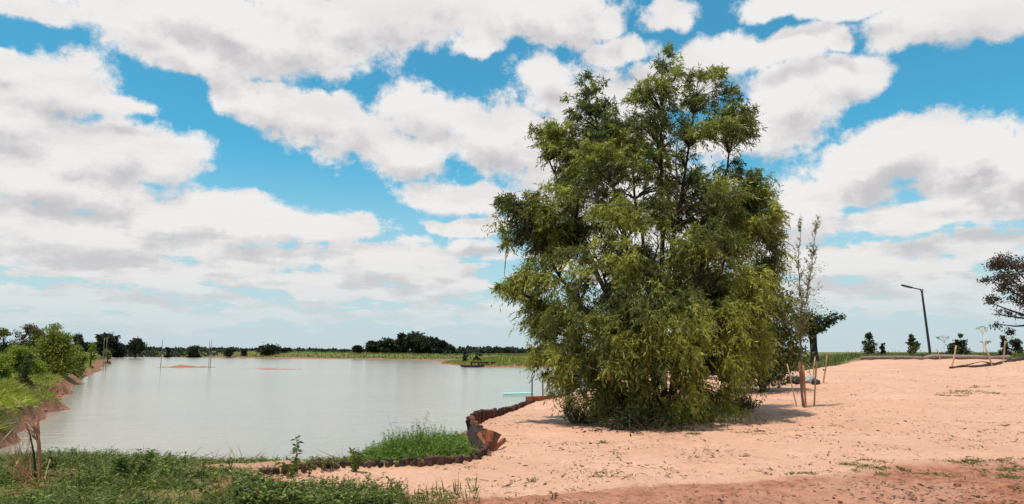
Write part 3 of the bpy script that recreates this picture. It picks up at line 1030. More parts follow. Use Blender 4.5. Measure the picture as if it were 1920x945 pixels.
# low right-hand continuation of the far trees, behind the grassy spit
for i, (px, top, wpx, lab) in enumerate([(872, 655, 30, 'low dark tree behind the tip of the grassy spit'), (903, 655, 34, 'low dark tree behind the little jetty on the spit'), (926, 652, 34, 'rounded low dark tree behind the middle of the spit'),
                                          (954, 656, 26, 'pointed low dark tree behind the spit near the willow'), (972, 657, 18, 'last low dark tree behind the spit, touching the willow leaves')]):
    make_tree('far_tree', lab, 'tree', px, 285, top, wpx, DK, 0.8, 700, 160 + i, 'dark trees beyond the far shore', trunk=0.12, clump=0.13)

# shrubs and trees on the left bank
make_tree('bank_shrub', 'tall bushy olive green shrub, the highest on the left bank', 'shrub', 100, 52, 602, 70, [(0.21, 0.225, 0.035), (0.14, 0.155, 0.028), (0.29, 0.28, 0.05)], 0.15, 13000, 41, 'shrubs on the left bank',
          lobes=[(0, 0, 0.2, 0.36, 0.4, 0.16), (-0.22, 0, 0.36, 0.26, 0.3, 0.18), (0.2, 0, 0.4, 0.28, 0.3, 0.2), (-0.05, 0, 0.6, 0.26, 0.3, 0.18), (0.26, 0, 0.62, 0.14, 0.2, 0.14), (-0.02, 0, 0.82, 0.13, 0.2, 0.13), (-0.3, 0, 0.2, 0.2, 0.2, 0.16), (0.28, 0, 0.16, 0.22, 0.3, 0.16), (0.05, -0.2, 0.12, 0.4, 0.3, 0.12)], bark='bark', stems=3, clump=0.2)
make_tree('bank_shrub', 'bright yellow green shrub left of the tallest bank shrub', 'shrub', 33, 44, 648, 56, BR, 0.12, 5200, 42, 'shrubs on the left bank', trunk=0.1, bark='bark', stems=2)
make_tree('bank_shrub', 'dark green shrub at the left edge of the picture', 'shrub', 3, 60, 614, 40, [(0.13, 0.14, 0.03), (0.19, 0.19, 0.04)], 0.18, 2600, 43, 'shrubs on the left bank', trunk=0.1, bark='bark')
make_tree('bank_tree', 'reddish brown tree behind the bank shrubs near the left edge', 'tree', 40, 92, 611, 66, RD, 0.26, 2600, 44, None, trunk=0.15)
make_tree('bank_tree', 'pale brown topped tree behind, touching the tallest bank shrub', 'tree', 66, 88, 611, 34, RD[1:2] + OL, 0.26, 1500, 45, None, trunk=0.15)
make_tree('bank_shrub', 'small dark weed bush on the bright grass below the tall bank shrub', 'shrub', 55, 34, 664, 30, OL[1:2] + RD[2:], 0.10, 1200, 46, 'shrubs on the left bank', trunk=0.08, bark='bark')
make_tree('bank_shrub', 'small olive bush right of the tallest bank shrub', 'shrub', 140, 70, 645, 34, BR[:2] + OL[:1], 0.2, 2000, 47, 'shrubs on the left bank', trunk=0.1, bark='bark')
make_tree('bank_shrub', 'little bright green bush near the twin poles on the left bank', 'shrub', 173, 88, 643, 20, BR, 0.24, 600, 48, 'shrubs on the left bank', trunk=0.1, bark='bark')
make_tree('bank_shrub', 'low bright bush right behind the twin poles on the left bank', 'shrub', 204, 140, 653, 18, BR[2:] + OL[2:], 0.34, 500, 49, 'shrubs on the left bank', trunk=0.1, bark='bark')
make_tree('bank_shrub', 'low bright bush in front of the tallest bank shrub', 'shrub', 68, 46, 664, 46, BR, 0.12, 3400, 54, 'shrubs on the left bank', trunk=0.05, bark='bark', stems=2)
make_tree('bank_shrub', 'bright rounded bush at the left edge below the dark shrub', 'shrub', 8, 36, 662, 52, BR, 0.10, 4200, 55, 'shrubs on the left bank', trunk=0.05, bark='bark', stems=2)
make_tree('bank_shrub', 'low pale bush at the foot of the reddish tree', 'shrub', 78, 58, 640, 40, BR, 0.18, 1500, 50, 'shrubs on the left bank', trunk=0.08, bark='bark')
make_tree('bank_shrub', 'low olive bush hanging over the red mud, right of the tall bank shrub', 'shrub', 150, 62, 663, 46, OL + YEL[2:] + BR, 0.18, 2400, 51, 'shrubs on the left bank', trunk=0.06, bark='bark')
make_tree('spit_bush', 'left dark green bush on the tip of the grassy spit', 'shrub', 873, 138, 658, 16, OL[1:2] + DK, 0.3, 500, 52, 'bushes on the spit', trunk=0.1)
make_tree('spit_bush', 'right dark green bush on the spit above the little jetty', 'shrub', 896, 138, 659, 15, OL[1:2] + DK, 0.3, 500, 53, 'bushes on the spit', trunk=0.1)

# young trees behind the log edging on the right
yt = [(1631, 626, 24, 57, DK + OL, 'cone shaped young tree left of the lamp post, the farther of two'),
      (1713, 628, 22, 57, DK + OL, 'young tree just left of the lamp post'),
      (1656, 645, 9, 57, DK, 'tiny dark sapling right of the cone shaped young tree'),
      (1803, 625, 22, 56, OL[1:2] + DK, 'young tree with a separate top tuft standing in a low bush'),
      (1790, 646, 50, 60, RD[2:] + DK, 'low brownish green bush around the tufted young tree'),
      (1884, 631, 16, 52, OL[1:2] + DK, 'young tree beside the upright rightmost stake'),
      (1908, 636, 28, 70, RD[2:] + DK, 'low dark bush at the right edge under the spreading tree')]
for i, (px, top, wpx, Y, cols, lab) in enumerate(yt):
    lob = None
    if wpx < 25:
        lob = [(0.0, 0, 0.30, 0.40, 0.4, 0.18), (0.08, 0, 0.52, 0.34, 0.3, 0.16), (-0.12, 0, 0.68, 0.26, 0.3, 0.12), (0, 0, 0.88, 0.14, 0.2, 0.12)]
    make_tree('young_tree' if 'tree' in lab and 'bush' not in lab[:20] and 'low' not in lab[:4] else 'low_bush', lab, 'tree' if lob else 'shrub', px, Y, top, wpx, cols, 0.17, int(wpx * 48), 60 + i, None, lob, trunk=0.1, tr=0.04, clump=0.17)


def yellow_plant(px, top, Y, wpx, lab, seed):
    r = np.random.default_rng(seed)
    x = at_y(px, 660, Y).x; z = H(x, Y); h = at_y(px, top, Y).z - z
    root = empty('tall_weed', (x, Y, z), lab, 'plant', 'tall yellow weeds behind the log edging')
    T = np.array([x + 0.05, Y, z + h])
    st = wiggle(bez((x, Y, z - 0.05), (x - 0.05, Y, z + h * 0.6), T, 8), 0.015, r)
    paths = [(st, np.linspace(0.012, 0.007, 8))]
    L = []
    for k in range(7):
        a = T + np.array([r.uniform(-0.5, 0.5) * wpx / F * Y, r.uniform(-.3, .3), r.uniform(-0.16, 0.04) * h])
        paths.append((bez(st[5], (st[5] + a) / 2 + np.array([0, 0, .1]), a, 4), np.linspace(0.012, 0.006, 4)))
        L.append((*a, 0.09, 0.09, 0.04))
    tube_obj('stalk', paths, M['wood'], root, 4)
    geo, _ = crown_geo(r, L, 80, 0.09, YEL, 0.3)
    leaf_obj('flower_head', geo, M['leaf'], root, kind='stuff')


yellow_plant(1772, 633, 52, 24, 'tall yellowish weed with a flat head right of the lamp post', 1)
yellow_plant(1846, 613, 54, 16, 'tallest thin yellowish weed behind the leaning stake', 2)
yellow_plant(1848, 640, 53, 14, 'short pale yellow weed behind the leaning stake', 3)

# far woods that read as one low line
def far_woods():
    r = np.random.default_rng(9)
    N = 24000
    px = r.uniform(-200, 1500, N)
    Y = r.uniform(330, 420, N)
    x = (px - 960) / F * Y
    top = 0.9 + 2.2 * np.clip(fbm(px, px * 0, 40, 5, 0.65) + 0.1, 0, 1) + (px > 860) * 1.5
    z = height(x, Y, False)
    p = np.stack([x, Y, z + r.random(N) * top], 1)
    geo = leaf_geo(p, unit(r.normal(size=(N, 3))), 1.5 * r.uniform(0.6, 1.3, N), 1.1, pick_cols(r, N, [(0.022, 0.03, 0.022), (0.035, 0.042, 0.03)]), 0.5, None, r)
    o = leaf_obj('far_woods', geo, M['leaf'])
    tag(o, 'low dark line of far woods along the horizon', 'woods', None, 'stuff')


far_woods()


# ================================================================ small things
def plain_mat(name, c, rough=0.6, c2=None, metallic=0.0, scale=6.0):
    m, nb, b = new_mat(name)
    tcn = nb.n('ShaderNodeTexCoord')
    n1 = nb.noise(tcn.outputs['Object'], scale, 5, 0.6)
    nb.link(nb.ramp(n1, [(0.3, c2 or tuple(x * 0.7 for x in c)), (0.7, c)]), b.inputs['Base Color'])
    b.inputs['Roughness'].default_value = rough
    b.inputs['Metallic'].default_value = metallic
    bp = nb.n('ShaderNodeBump'); bp.inputs['Strength'].default_value = 0.3; bp.inputs['Distance'].default_value = 0.01
    nb.link(n1, bp.inputs['Height']); nb.link(bp.outputs[0], b.inputs['Normal'])
    return m


M['lamp'] = plain_mat('black_lamp_paint', (0.022, 0.022, 0.024), 0.45)
M['lens'] = plain_mat('lamp_lens', (0.5, 0.5, 0.48), 0.3)
M['aqua'] = plain_mat('aqua_foam', (0.30, 0.66, 0.60), 0.5, (0.42, 0.74, 0.68))
M['tarp'] = plain_mat('grey_sheet', (0.46, 0.42, 0.39), 0.8, (0.20, 0.18, 0.165), scale=4)
M['bag'] = plain_mat('black_sack', (0.02, 0.019, 0.02), 0.4)
M['pole'] = plain_mat('grey_pole', (0.22, 0.19, 0.17), 0.8)
M['stone'] = plain_mat('stone', (0.36, 0.14, 0.095), 0.95, (0.20, 0.075, 0.05))
M['flower'] = plain_mat('yellow_petal', (0.75, 0.55, 0.03), 0.6)


def bm_obj(name, bm, mat, parent=None, smooth=False):
    me = bpy.data.meshes.new(name)
    bm.to_mesh(me); bm.free()
    me.materials.append(mat)
    for p in me.polygons:
        p.use_smooth = smooth
    o = bpy.data.objects.new(name, me)
    col.objects.link(o)
    if parent:
        o.parent = parent
    return o


def box_bm(sx, sy, sz, bevel=0.0, z0=0.0):
    bm = bmesh.new()
    bmesh.ops.create_cube(bm, size=1.0)
    bmesh.ops.scale(bm, vec=(sx, sy, sz), verts=bm.verts)
    bmesh.ops.translate(bm, vec=(0, 0, z0 + sz / 2), verts=bm.verts)
    if bevel:
        bmesh.ops.bevel(bm, geom=bm.edges[:], offset=bevel, segments=1, affect='EDGES')
    return bm


# ---------------------------------------------------------------- palisade of short split logs
def log_mesh(seed, rad=0.06, hgt=1.0, sides=8):
    """upright half-round log, unit height above z=0, rough chamfered top, 0.3 below ground"""
    r = np.random.default_rng(seed)
    rings = [(-0.3, 1.0), (0.45, r.uniform(0.92, 1.05)), (0.93, r.uniform(0.9, 1.02)), (1.0, 0.72)]
    prof = r.uniform(0.82, 1.15, sides)
    bm = bmesh.new()
    prev = None
    tilt = r.uniform(-0.5, 0.5, 2)
    for z, k in rings:
        vs = []
        for i in range(sides):
            a = 2 * math.pi * i / sides
            x = math.cos(a) * rad * prof[i] * k; y = math.sin(a) * rad * prof[i] * k * 0.8
            zz = z + (tilt[0] * x + tilt[1] * y) * (1.2 if z > 0.5 else 0)
            vs.append(bm.verts.new((x, y, zz)))
        if prev:
            for i in range(sides):
                bm.faces.new((prev[i], prev[(i + 1) % sides], vs[(i + 1) % sides], vs[i]))
        prev = vs
    bm.faces.new(prev)
    me = bpy.data.meshes.new('log')
    bm.to_mesh(me); bm.free()
    return me


log_meshes = {k: [log_mesh(300 + i) for i in range(7)] for k in ('log', 'log_red', 'bark_dark')}
for k, ms in log_meshes.items():
    for me in ms:
        me.materials.append(M[k])


def palisade():
    r = np.random.default_rng(55)
    pts = np.array(PAL)
    seg = np.linalg.norm(np.diff(pts, axis=0), axis=1); cum = np.concatenate([[0], np.cumsum(seg)])
    total = cum[-1]
    # height of the logs above the sand along the line, keyed by photo x order
    keys = cum / total
    hts = [0.15, 0.14, 0.12, 0.11, 0.12, 0.13, 0.12, 0.14, 0.18, 0.19, 0.20, 0.24, 0.27, 0.20, 0.15, 0.12, 0.10]
    mid = pts[6]
    secs = {}
    s = 0.0
    names = [(0.0, 'low dark split log edging between near grass and sand'), (cum[7] / total, 'taller broken log edging curving along the water by the beach')]
    for k0, lab in names:
        i = int(np.argmin(abs(keys - k0)))
        p = pts[i]
        secs[k0] = empty('log_edging', (p[0], p[1], H(p[0], p[1])), lab, 'edging')
    n = 0
    while s < total:
        x = np.interp(s, cum, pts[:, 0]); y = np.interp(s, cum, pts[:, 1])
        f = s / total
        h = np.interp(f, keys, hts) * (r.uniform(0.55, 1.08) if s / total < names[1][0] else r.uniform(0.7, 1.2))
        gap = r.random() < (0.0 if f < names[1][0] else 0.04)
        wid = r.uniform(0.6, 1.3) * (0.72 if f < names[1][0] else 1.25)
        step = (0.060 if f < names[1][0] else 0.098) * wid
        if not gap:
            par = secs[names[1][0]] if f >= names[1][0] else secs[0.0]
            red = r.random() < (0.05 if f < names[1][0] else 0.24)
            o = bpy.data.objects.new('log', log_meshes['log_red' if red else ('bark_dark' if r.random() < 0.45 else 'log')][r.integers(0, 7)])
            col.objects.link(o)
            o.parent = par
            zg = float(sand_level(np.array([x]), np.array([y]))[0]) - 0.04
            zg = min(zg, 0.0)
            o.location = Vector((x + r.normal() * 0.012, y + r.normal() * 0.012, zg)) - par.location
            o.scale = (wid, wid, h + 0.04)
            tl = 0.05 if f < names[1][0] else 0.11
            o.rotation_euler = (r.normal() * tl, r.normal() * tl, r.random() * 6.28)
            n += 1
        s += step
    return n


palisade()


def slab(label, p0, p1, width, thick, mat, seed, yaw=0.0):
    """rough broken plank from p0 to p1"""
    r = np.random.default_rng(seed)
    p0 = np.array(p0); p1 = np.array(p1)
    d = p1 - p0; L = np.linalg.norm(d); d = d / L
    side = unit(np.cross(d, np.array([math.sin(yaw), math.cos(yaw), 0.0]))); nrm = np.cross(side, d)
    bm = bmesh.new(); prev = None
    m = 6
    for i in range(m):
        t = i / (m - 1)
        c = p0 + d * L * t - p0
        w0 = width * (0.5 + 0.06 * r.normal()); w1 = width * (0.5 + 0.06 * r.normal())
        e = (r.uniform(-0.1, 0.12, 2) * width if i == m - 1 else (0, 0))
        vs = [bm.verts.new(Vector(c + side * w0 + nrm * thick * 0.5 + d * e[0])), bm.verts.new(Vector(c - side * w1 + nrm * thick * 0.5 + d * e[1])),
              bm.verts.new(Vector(c - side * w1 * 0.9 - nrm * thick * 0.5 + d * e[1])), bm.verts.new(Vector(c + side * w0 * 0.9 - nrm * thick * 0.5 + d * e[0]))]
        if prev:
            for k in range(4):
                bm.faces.new((prev[k], prev[(k + 1) % 4], vs[(k + 1) % 4], vs[k]))
        else:
            bm.faces.new(vs[::-1])
        prev = vs
    bm.faces.new(prev)
    o = bm_obj('broken_slab', bm, mat)
    o.location = p0
    tag(o, label, 'wood slab', 'broken slabs at the bend of the log edging')
    return o


def P3(px, py, y):
    return np.array(at_y(px, py, y))


yb = ground_pt(912, 850).y
slab('long black slab leaning left at the bend of the log edging', P3(908, 858, yb), P3(882, 806, yb + 1.0), 0.20, 0.07, M['bark_dark'], 1, 0.3)
slab('red brown slab leaning left beside the long black slab', P3(913, 850, yb + 0.15), P3(897, 814, yb + 0.6), 0.10, 0.05, M['log_red'], 2, 0.2)
slab('upright red brown slab in the middle of the broken edging', P3(913, 848, yb + 0.45), P3(917, 807, yb + 0.55), 0.13, 0.05, M['log_red'], 3, -0.2)
slab('dark grey slab leaning right at the broken edging', P3(918, 842, yb + 0.6), P3(932, 812, yb + 0.7), 0.14, 0.05, M['log'], 4, -0.4)
slab('small low slab pointing right out of the sand', P3(922, 846, yb + 0.5), P3(946, 824, yb + 1.0), 0.07, 0.05, M['log_red'], 5, -0.5)
slab('short dark stump piece at the foot of the broken edging', P3(914, 866, yb - 0.2), P3(912, 848, yb), 0.13, 0.08, M['log'], 6, 0.0)


# ---------------------------------------------------------------- beam, posts and board at the water's edge
def beam(name, label, cat, a, b, h, t, mat, z_up=True, group=None, sink=0.0):
    a = Vector(a); b = Vector(b); d = b - a
    bm = box_bm(d.length, t, h, min(h, t) * 0.12, -h * 0.5)
    for v in bm.verts:
        v.co += Vector((0, 0, 0.012 * math.sin(v.co.x * 3.1)))
    o = bm_obj(name, bm, mat)
    o.location = (a + b) / 2 - Vector((0, 0, sink))
    o.rotation_euler = d.to_track_quat('X', 'Z').to_euler()
    return tag(o, label, cat, group)


e0 = on_z(986, 752, -0.42); e1 = on_z(1062, 751, -0.42)
beam('retaining_beam', 'orange brown timber beam edging the beach beside two thin posts', 'beam', (e0.x, e0.y, -0.36), (e1.x, e1.y + 0.3, -0.34), 0.26, 0.10, M['log_red'])
e2 = on_z(1062, 749, -0.42); e3 = on_z(1116, 741, -0.42)
beam('retaining_beam', 'dark timber beam continuing behind the willow leaves at the water edge', 'beam', (e2.x, e2.y + 0.35, -0.34), (e3.x, e3.y, -0.30), 0.16, 0.12, M['log'])


def post(name, label, cat, px, py_base, py_top, rad, mat, group, z=None, lean=0.0, px_top=None, sides=7, sink=0.25):
    p = on_z(px, py_base, z) if z is not None else ground_pt(px, py_base)
    top = at_y(px_top if px_top is not None else px, py_top, p.y)
    A = np.array(p); T = np.array(top)
    r = np.random.default_rng(int(px * 7 + py_top))
    A2 = A - (T - A) / np.linalg.norm(T - A) * sink
    P_ = wiggle(np.array([A2 + (T - A2) * t for t in np.linspace(0, 1, 6)]), rad * 0.35, r)
    v, f = tube_geo([(P_, rad * r.uniform(0.85, 1.1, 6))], sides)
    o = mesh_np(name, v - A, f, mat, smooth=True)
    o.location = A
    return tag(o, label, cat, group)


post('mooring_post', 'thin grey post left of the other, behind the orange beam', 'post', 998, 750, 708, 0.035, M['pole'], 'thin posts at the orange beam', z=-0.45)
post('mooring_post', 'thin grey post nearly hidden by willow leaves behind the orange beam', 'post', 1018, 750, 710, 0.035, M['pole'], 'thin posts at the orange beam', z=-0.45)
fp = on_z(972, 741, WZ)
bm = box_bm(1.75, 0.62, 0.10, 0.03, -0.02)
for v in bm.verts:
    k = abs(v.co.x) / 0.875
    v.co.y *= 1 - 0.45 * k ** 3
    v.co.z += 0.05 * k ** 2
    v.co.z += 0.012 * math.sin(v.co.x * 9)
fl = bm_obj('floating_board', bm, M['aqua'])
fl.location = (fp.x, fp.y, WZ + 0.02); fl.rotation_euler = (0, 0, 0.06)
tag(fl, 'pale aqua foam board floating flat on the water by the thin posts', 'board')

# poles standing in the pond
for px, pt_, pb, tp, lab in [(193, 697, 633, 196, 'left one of the twin thin poles close to the left bank'), (198, 697, 632, 201, 'right one of the twin thin poles close to the left bank'),
                             (301, 690, 637, 305, 'single thin pole standing by the red sandbar'),
                             (391, 690, 640, 393, 'left one of the twin thin poles in the middle of the pond'), (394.5, 690, 638, 397, 'right one of the twin thin poles in the middle of the pond')]:
    post('water_pole', lab, 'pole', px, pt_, pb, 0.045 if px > 250 else 0.04, M['pole'], 'thin poles standing in the pond', z=WZ, px_top=tp, sides=5, sink=0.6)


def sandbar(px0, px1, py, hgt, seed):
    r = np.random.default_rng(seed)
    a = on_z(px0, py, WZ); b = on_z(px1, py, WZ)
    L = b.x - a.x; n, m = 60, 10
    v = []
    for i in range(n):
        for j in range(m):
            t = i / (n - 1); s = j / (m - 1)
            env = math.sin(math.pi * t) ** 0.7 * math.sin(math.pi * s)
            z = -0.06 + hgt * env * (0.55 + 0.9 * max(0, fbm(np.array([t * 9.0 + seed]), np.array([s * 2.0]), 1.0, 3)[0] + 0.25))
            v.append((a.x + L * t, a.y + (s - 0.5) * L * 0.22, WZ + z))
    f = [(i * m + j, (i + 1) * m + j, (i + 1) * m + j + 1, i * m + j + 1) for i in range(n - 1) for j in range(m - 1)]
    c = np.tile(np.array([[0.0, 0.9, 0.0, 0.25]]), (len(v), 1))
    o = mesh_np('sandbar', v, f, M['terrain'], smooth=True, color=c)
    tag(o, kind='structure')


sandbar(288, 412, 689, 0.42, 1)
sandbar(470, 572, 692.5, 0.20, 2)
sandbar(400, 520, 690.5, 0.10, 4)

# jetty and punt at the spit
jp = on_z(905, 687.5, WZ)
jt = empty('jetty', (jp.x, jp.y + 1.5, WZ), 'small dark wooden jetty on posts at the grassy spit', 'jetty')
for i in range(11):
    o = bm_obj('plank', box_bm(0.36, 2.0, 0.09, 0.01), M['log'], jt)
    o.location = (-2.0 + i * 0.4, 0, 0.72 + 0.01 * (i % 3))
for sx in (-1.95, -0.7, 0.7, 1.95):
    for sy in (-0.85, 0.85):
        o = bm_obj('post', box_bm(0.16, 0.16, 1.36, 0.02, -0.65), M['bag'], jt)
        o.location = (sx, sy, 0)
for sy in (-0.9, 0.9):
    o = bm_obj('joist', box_bm(4.3, 0.12, 0.16, 0.02), M['log'], jt)
    o.location = (0, sy, 0.555)
pp = on_z(886, 688.5, WZ)
bm = bmesh.new()
prev = None
for i in range(11):
    t = i / 10; x = (t - 0.5) * 3.8; k = 1 - abs(2 * t - 1) ** 3 * 0.6; rise = 0.16 * abs(2 * t - 1) ** 2
    sec = [(0, 0.45 * k, 0.30 + rise), (0, 0.36 * k, -0.05 + rise), (0, -0.36 * k, -0.05 + rise), (0, -0.45 * k, 0.30 + rise), (0, -0.38 * k, 0.29 + rise), (0, -0.32 * k, 0.03 + rise), (0, 0.32 * k, 0.03 + rise), (0, 0.38 * k, 0.29 + rise)]
    vs = [bm.verts.new((x, y, z)) for _, y, z in sec]
    if prev:
        for q_ in range(8):
            bm.faces.new((prev[q_], prev[(q_ + 1) % 8], vs[(q_ + 1) % 8], vs[q_]))
    else:
        bm.faces.new(vs)
    prev = vs
bm.faces.new(prev[::-1])
pu = bm_obj('punt', bm, M['bag']); pu.location = (pp.x, pp.y - 0.4, WZ); pu.rotation_euler = (0, 0, 0.05)
tag(pu, 'low dark flat boat on the water in front of the jetty', 'boat')


# ---------------------------------------------------------------- lamp post
def lamp():
    p = ground_pt(1745, 664)
    Y = 55.0
    x = at_y(1745, 664, Y).x; z = H(x, Y)
    root = empty('street_lamp', (x, Y, z), 'black leaning lamp post with one arm, behind the log edging', 'street lamp')
    A = np.array([x, Y, z - 0.4]); T = np.array(at_y(1728, 543, Y))
    v, f = tube_geo([(np.array([A + (T - A) * t for t in np.linspace(0, 1, 8)]), np.linspace(0.105, 0.075, 8))], 10)
    mesh_np('pole', v - np.array(root.location), f, M['lamp'], smooth=True, parent=root)
    E = np.array(at_y(1708, 539, Y - 0.2)); G = np.array(at_y(1693, 535, Y - 0.3))
    tube_obj('arm', [(np.array([T, (T + E) / 2, E]), np.array([0.05, 0.045, 0.045]))], M['lamp'], root, 6)
    # flat lamp head
    d = Vector(G - E)
    bm = box_bm(d.length + 0.25, 0.30, 0.10, 0.03, -0.05)
    for v_ in bm.verts:
        if v_.co.x > 0: v_.co.y *= 0.75
    o = bm_obj('lamp_head', bm, M['lamp'], root)
    o.location = Vector((E + G) / 2) - root.location
    o.rotation_euler = d.to_track_quat('X', 'Z').to_euler()
    o2 = bm_obj('lens', box_bm(d.length * 0.7, 0.2, 0.02, 0.004, -0.075), M['lens'], o)
    tube_obj('collar', [(np.array([T - (T - A) * 0.015, T + (T - A) * 0.004]), np.array([0.13, 0.13]))], M['lamp'], root, 10)


lamp()


# ---------------------------------------------------------------- staked sapling
def sapling():
    r = np.random.default_rng(8)
    g_ = ground_pt(1508, 764)
    Y = g_.y
    root = empty('staked_sapling', g_, 'tall thin sapling with sparse leaves tied between stakes on the sand', 'tree')
    pt = lambda px, py, dy=0: np.array(at_y(px, py, Y + dy))
    B = np.array(g_); B[2] -= 0.1
    main = wiggle(bez(B, pt(1500, 600), pt(1497, 410), 22), 0.018, r)
    second = wiggle(bez(main[8], pt(1514, 560), pt(1533, 408), 16), 0.014, r)
    tube_obj('trunk', [(main, np.linspace(0.026, 0.005, 22)), (second, np.linspace(0.016, 0.004, 16))], M['sapling_bark'], root, 6)
    tw = []; leafp = []; leafd = []
    for P_, lo in ((main, 7), (second, 3)):
        for k in range(70):
            j = r.integers(lo, len(P_) - 1); t = r.random()
            s = P_[j] * (1 - t) + P_[j + 1] * t
            a = r.random() * 6.28
            frac = j / len(P_)
            L = r.uniform(0.15, 0.55) * (1.25 - frac)
            d = unit(np.array([math.cos(a) * 0.6, math.sin(a) * 0.6, 0.85]))
            c = s + d * L
            tw.append((bez(s, s + d * L * 0.5 + np.array([0, 0, -0.03]), c, 4), np.linspace(0.007, 0.003, 4)))
            m = int(8 + L * 24)
            tt_ = r.random(m)
            leafp.append(s + d * L * tt_[:, None]); leafd.append(np.tile(d, (m, 1)))
    # one lower bushy part on the right, and the drooping left side
    for px, py in [(1530, 560), (1538, 535), (1525, 585), (1515, 600), (1545, 570), (1480, 480), (1478, 520), (1485, 560), (1540, 500), (1490, 600), (1483, 590), (1508, 560)]:
        c = pt(px, py, r.normal() * 0.2)
        d0 = np.linalg.norm(main[6:] - c, axis=1) + np.maximum(main[6:, 2] - c[2] + 0.3, 0) * 2
        s = main[6:][int(np.argmin(d0))]
        tw.append((bez(s, (s + c) / 2 + np.array([0, 0, 0.1]), c, 5), np.linspace(0.008, 0.003, 5)))
        m = 46
        t_ = r.uniform(0.3, 1, m)[:, None]
        leafp.append(s + (c - s) * t_ + r.normal(size=(m, 3)) * 0.09); leafd.append(np.tile(unit(c - s), (m, 1)))
    tube_obj('branches', tw, M['sapling_bark'], root, 4, kind='stuff')
    p = np.concatenate(leafp); d = unit(np.concatenate(leafd) * 0.5 + r.normal(size=(len(p), 3)) * 0.7)
    geo = leaf_geo(p, d, r.uniform(0.06, 0.11, len(p)), r.uniform(0.014, 0.024, len(p)), pick_cols(r, len(p), [(0.22, 0.21, 0.08), (0.28, 0.26, 0.11), (0.15, 0.16, 0.055)]), 0.45, None, r)
    leaf_obj('leaves', geo, M['leaf'], root, kind='stuff')
    # dug soil ring round the foot
    st = [(1476, 1494, 682, 764, 0.018, 'wood', 'thin stake leaning right at the left of the sapling'),
          (1499, 1507, 680, 763, 0.036, 'wood_red', 'thick red brown stake standing against the sapling trunk'),
          (1506, 1511, 684, 764, 0.030, 'wood_red', 'second thick stake right beside the sapling trunk'),
          (1532, 1527, 678, 761, 0.024, 'wood', 'straight stake right of the sapling')]
    for tx, bx_, ty, by_, rad, m, lab in st:
        post('wooden_stake', lab, 'stake', bx_, by_, ty, rad, M[m], 'stakes around the sapling', px_top=tx)
    for tx, bx_, ty, by_, rad, m, lab in [(1550, 1543, 667, 718, 0.03, 'wood', 'far pale stake behind and right of the sapling'), (1514, 1521, 683, 712, 0.022, 'wood', 'thin far stake seen between the sapling stakes'), (1529, 1526, 668, 714, 0.03, 'wood', 'far pale stake showing above the straight sapling stake')]:
        post('wooden_stake', lab, 'stake', bx_, by_, ty, rad, M[m], 'stakes around the sapling', px_top=tx)


sapling()
for bx_, by_, tx, ty, lab in [(1762, 675, 1756, 654, 'short stake leaning left in front of the log edging'), (1786, 688, 1793, 648, 'thin stake leaning right in front of the log edging'), (1860, 686, 1845, 646, 'stake leaning left beside the fallen branch'), (1880, 681, 1885, 639, 'nearly upright rightmost stake by the fallen branch')]:
    post('wooden_stake', lab, 'stake', bx_, by_, ty, 0.040, M['wood'], 'stakes on the upper beach', px_top=tx)


# ---------------------------------------------------------------- logs lying along the upper beach
def lerp2(a, b, t):
    return (a[0] + (b[0] - a[0]) * t, a[1] + (b[1] - a[1]) * t)


def lying_log(label, pxs, rad, mat, group, name='fallen_log', branches=(), world=None):
    r = np.random.default_rng(int(pxs[0][0]))
    g_ = [Vector((x_, y_, H(x_, y_))) for x_, y_ in world] if world else [ground_pt(px, py) for px, py in pxs]
    P_ = np.array([(p.x, p.y, p.z + rad * 0.6) for p in g_])
    t = np.linspace(0, len(P_) - 1, max(10, 4 * len(P_)))
    P_ = np.stack([np.interp(t, np.arange(len(P_)), P_[:, k]) for k in range(3)], 1)
    P_ = wiggle(P_, rad * 0.12, r)
    R_ = rad * np.interp(t, [0, len(pxs) - 1], [0.7, 1.1]) * r.uniform(0.88, 1.12, len(t))
    root = empty(name, tuple(P_[0]), label, 'log' if name == 'fallen_log' else 'branch', group)
    tube_obj('stem', [(P_, R_)], mat, root, 8)
    for b in branches:
        g2 = [ground_pt(px, py) for px, py in b]
        Q = np.array([(p.x, p.y, p.z + 0.05) for p in g2])
        tube_obj('side_branch', [(wiggle(Q, 0.02, r), np.linspace(rad * 0.55, rad * 0.25, len(Q)))], mat, root, 6)
    return root


lying_log('left grey log of the low edging across the upper beach', [(1610, 677), (1650, 676), (1724, 675)], 0.11, M['grey_wood'], 'logs edging the upper beach', world=[LOGS[2], lerp2(LOGS[2], LOGS[3], 0.5), lerp2(LOGS[2], LOGS[3], 0.84)])
lying_log('middle grey log of the low edging, right of the lamp post', [(1722, 676), (1790, 675.5), (1850, 675)], 0.15, M['grey_wood'], 'logs edging the upper beach', world=[lerp2(LOGS[2], LOGS[3], 0.86), LOGS[3], lerp2(LOGS[3], LOGS[4], 0.7)])
lying_log('right grey log of the low edging, ending near the rightmost stake', [(1846, 676), (1893, 675)], 0.15, M['grey_wood'], 'logs edging the upper beach', world=[lerp2(LOGS[3], LOGS[4], 0.72), LOGS[4]])
lying_log('long dark forked branch lying on the upper beach at the right edge', [(1782, 690), (1806, 687), (1830, 688), (1862, 685), (1890, 679), (1925, 673)], 0.10, M['bark_dark'], None, 'fallen_branch', [[(1862, 684), (1842, 679), (1812, 685)]])


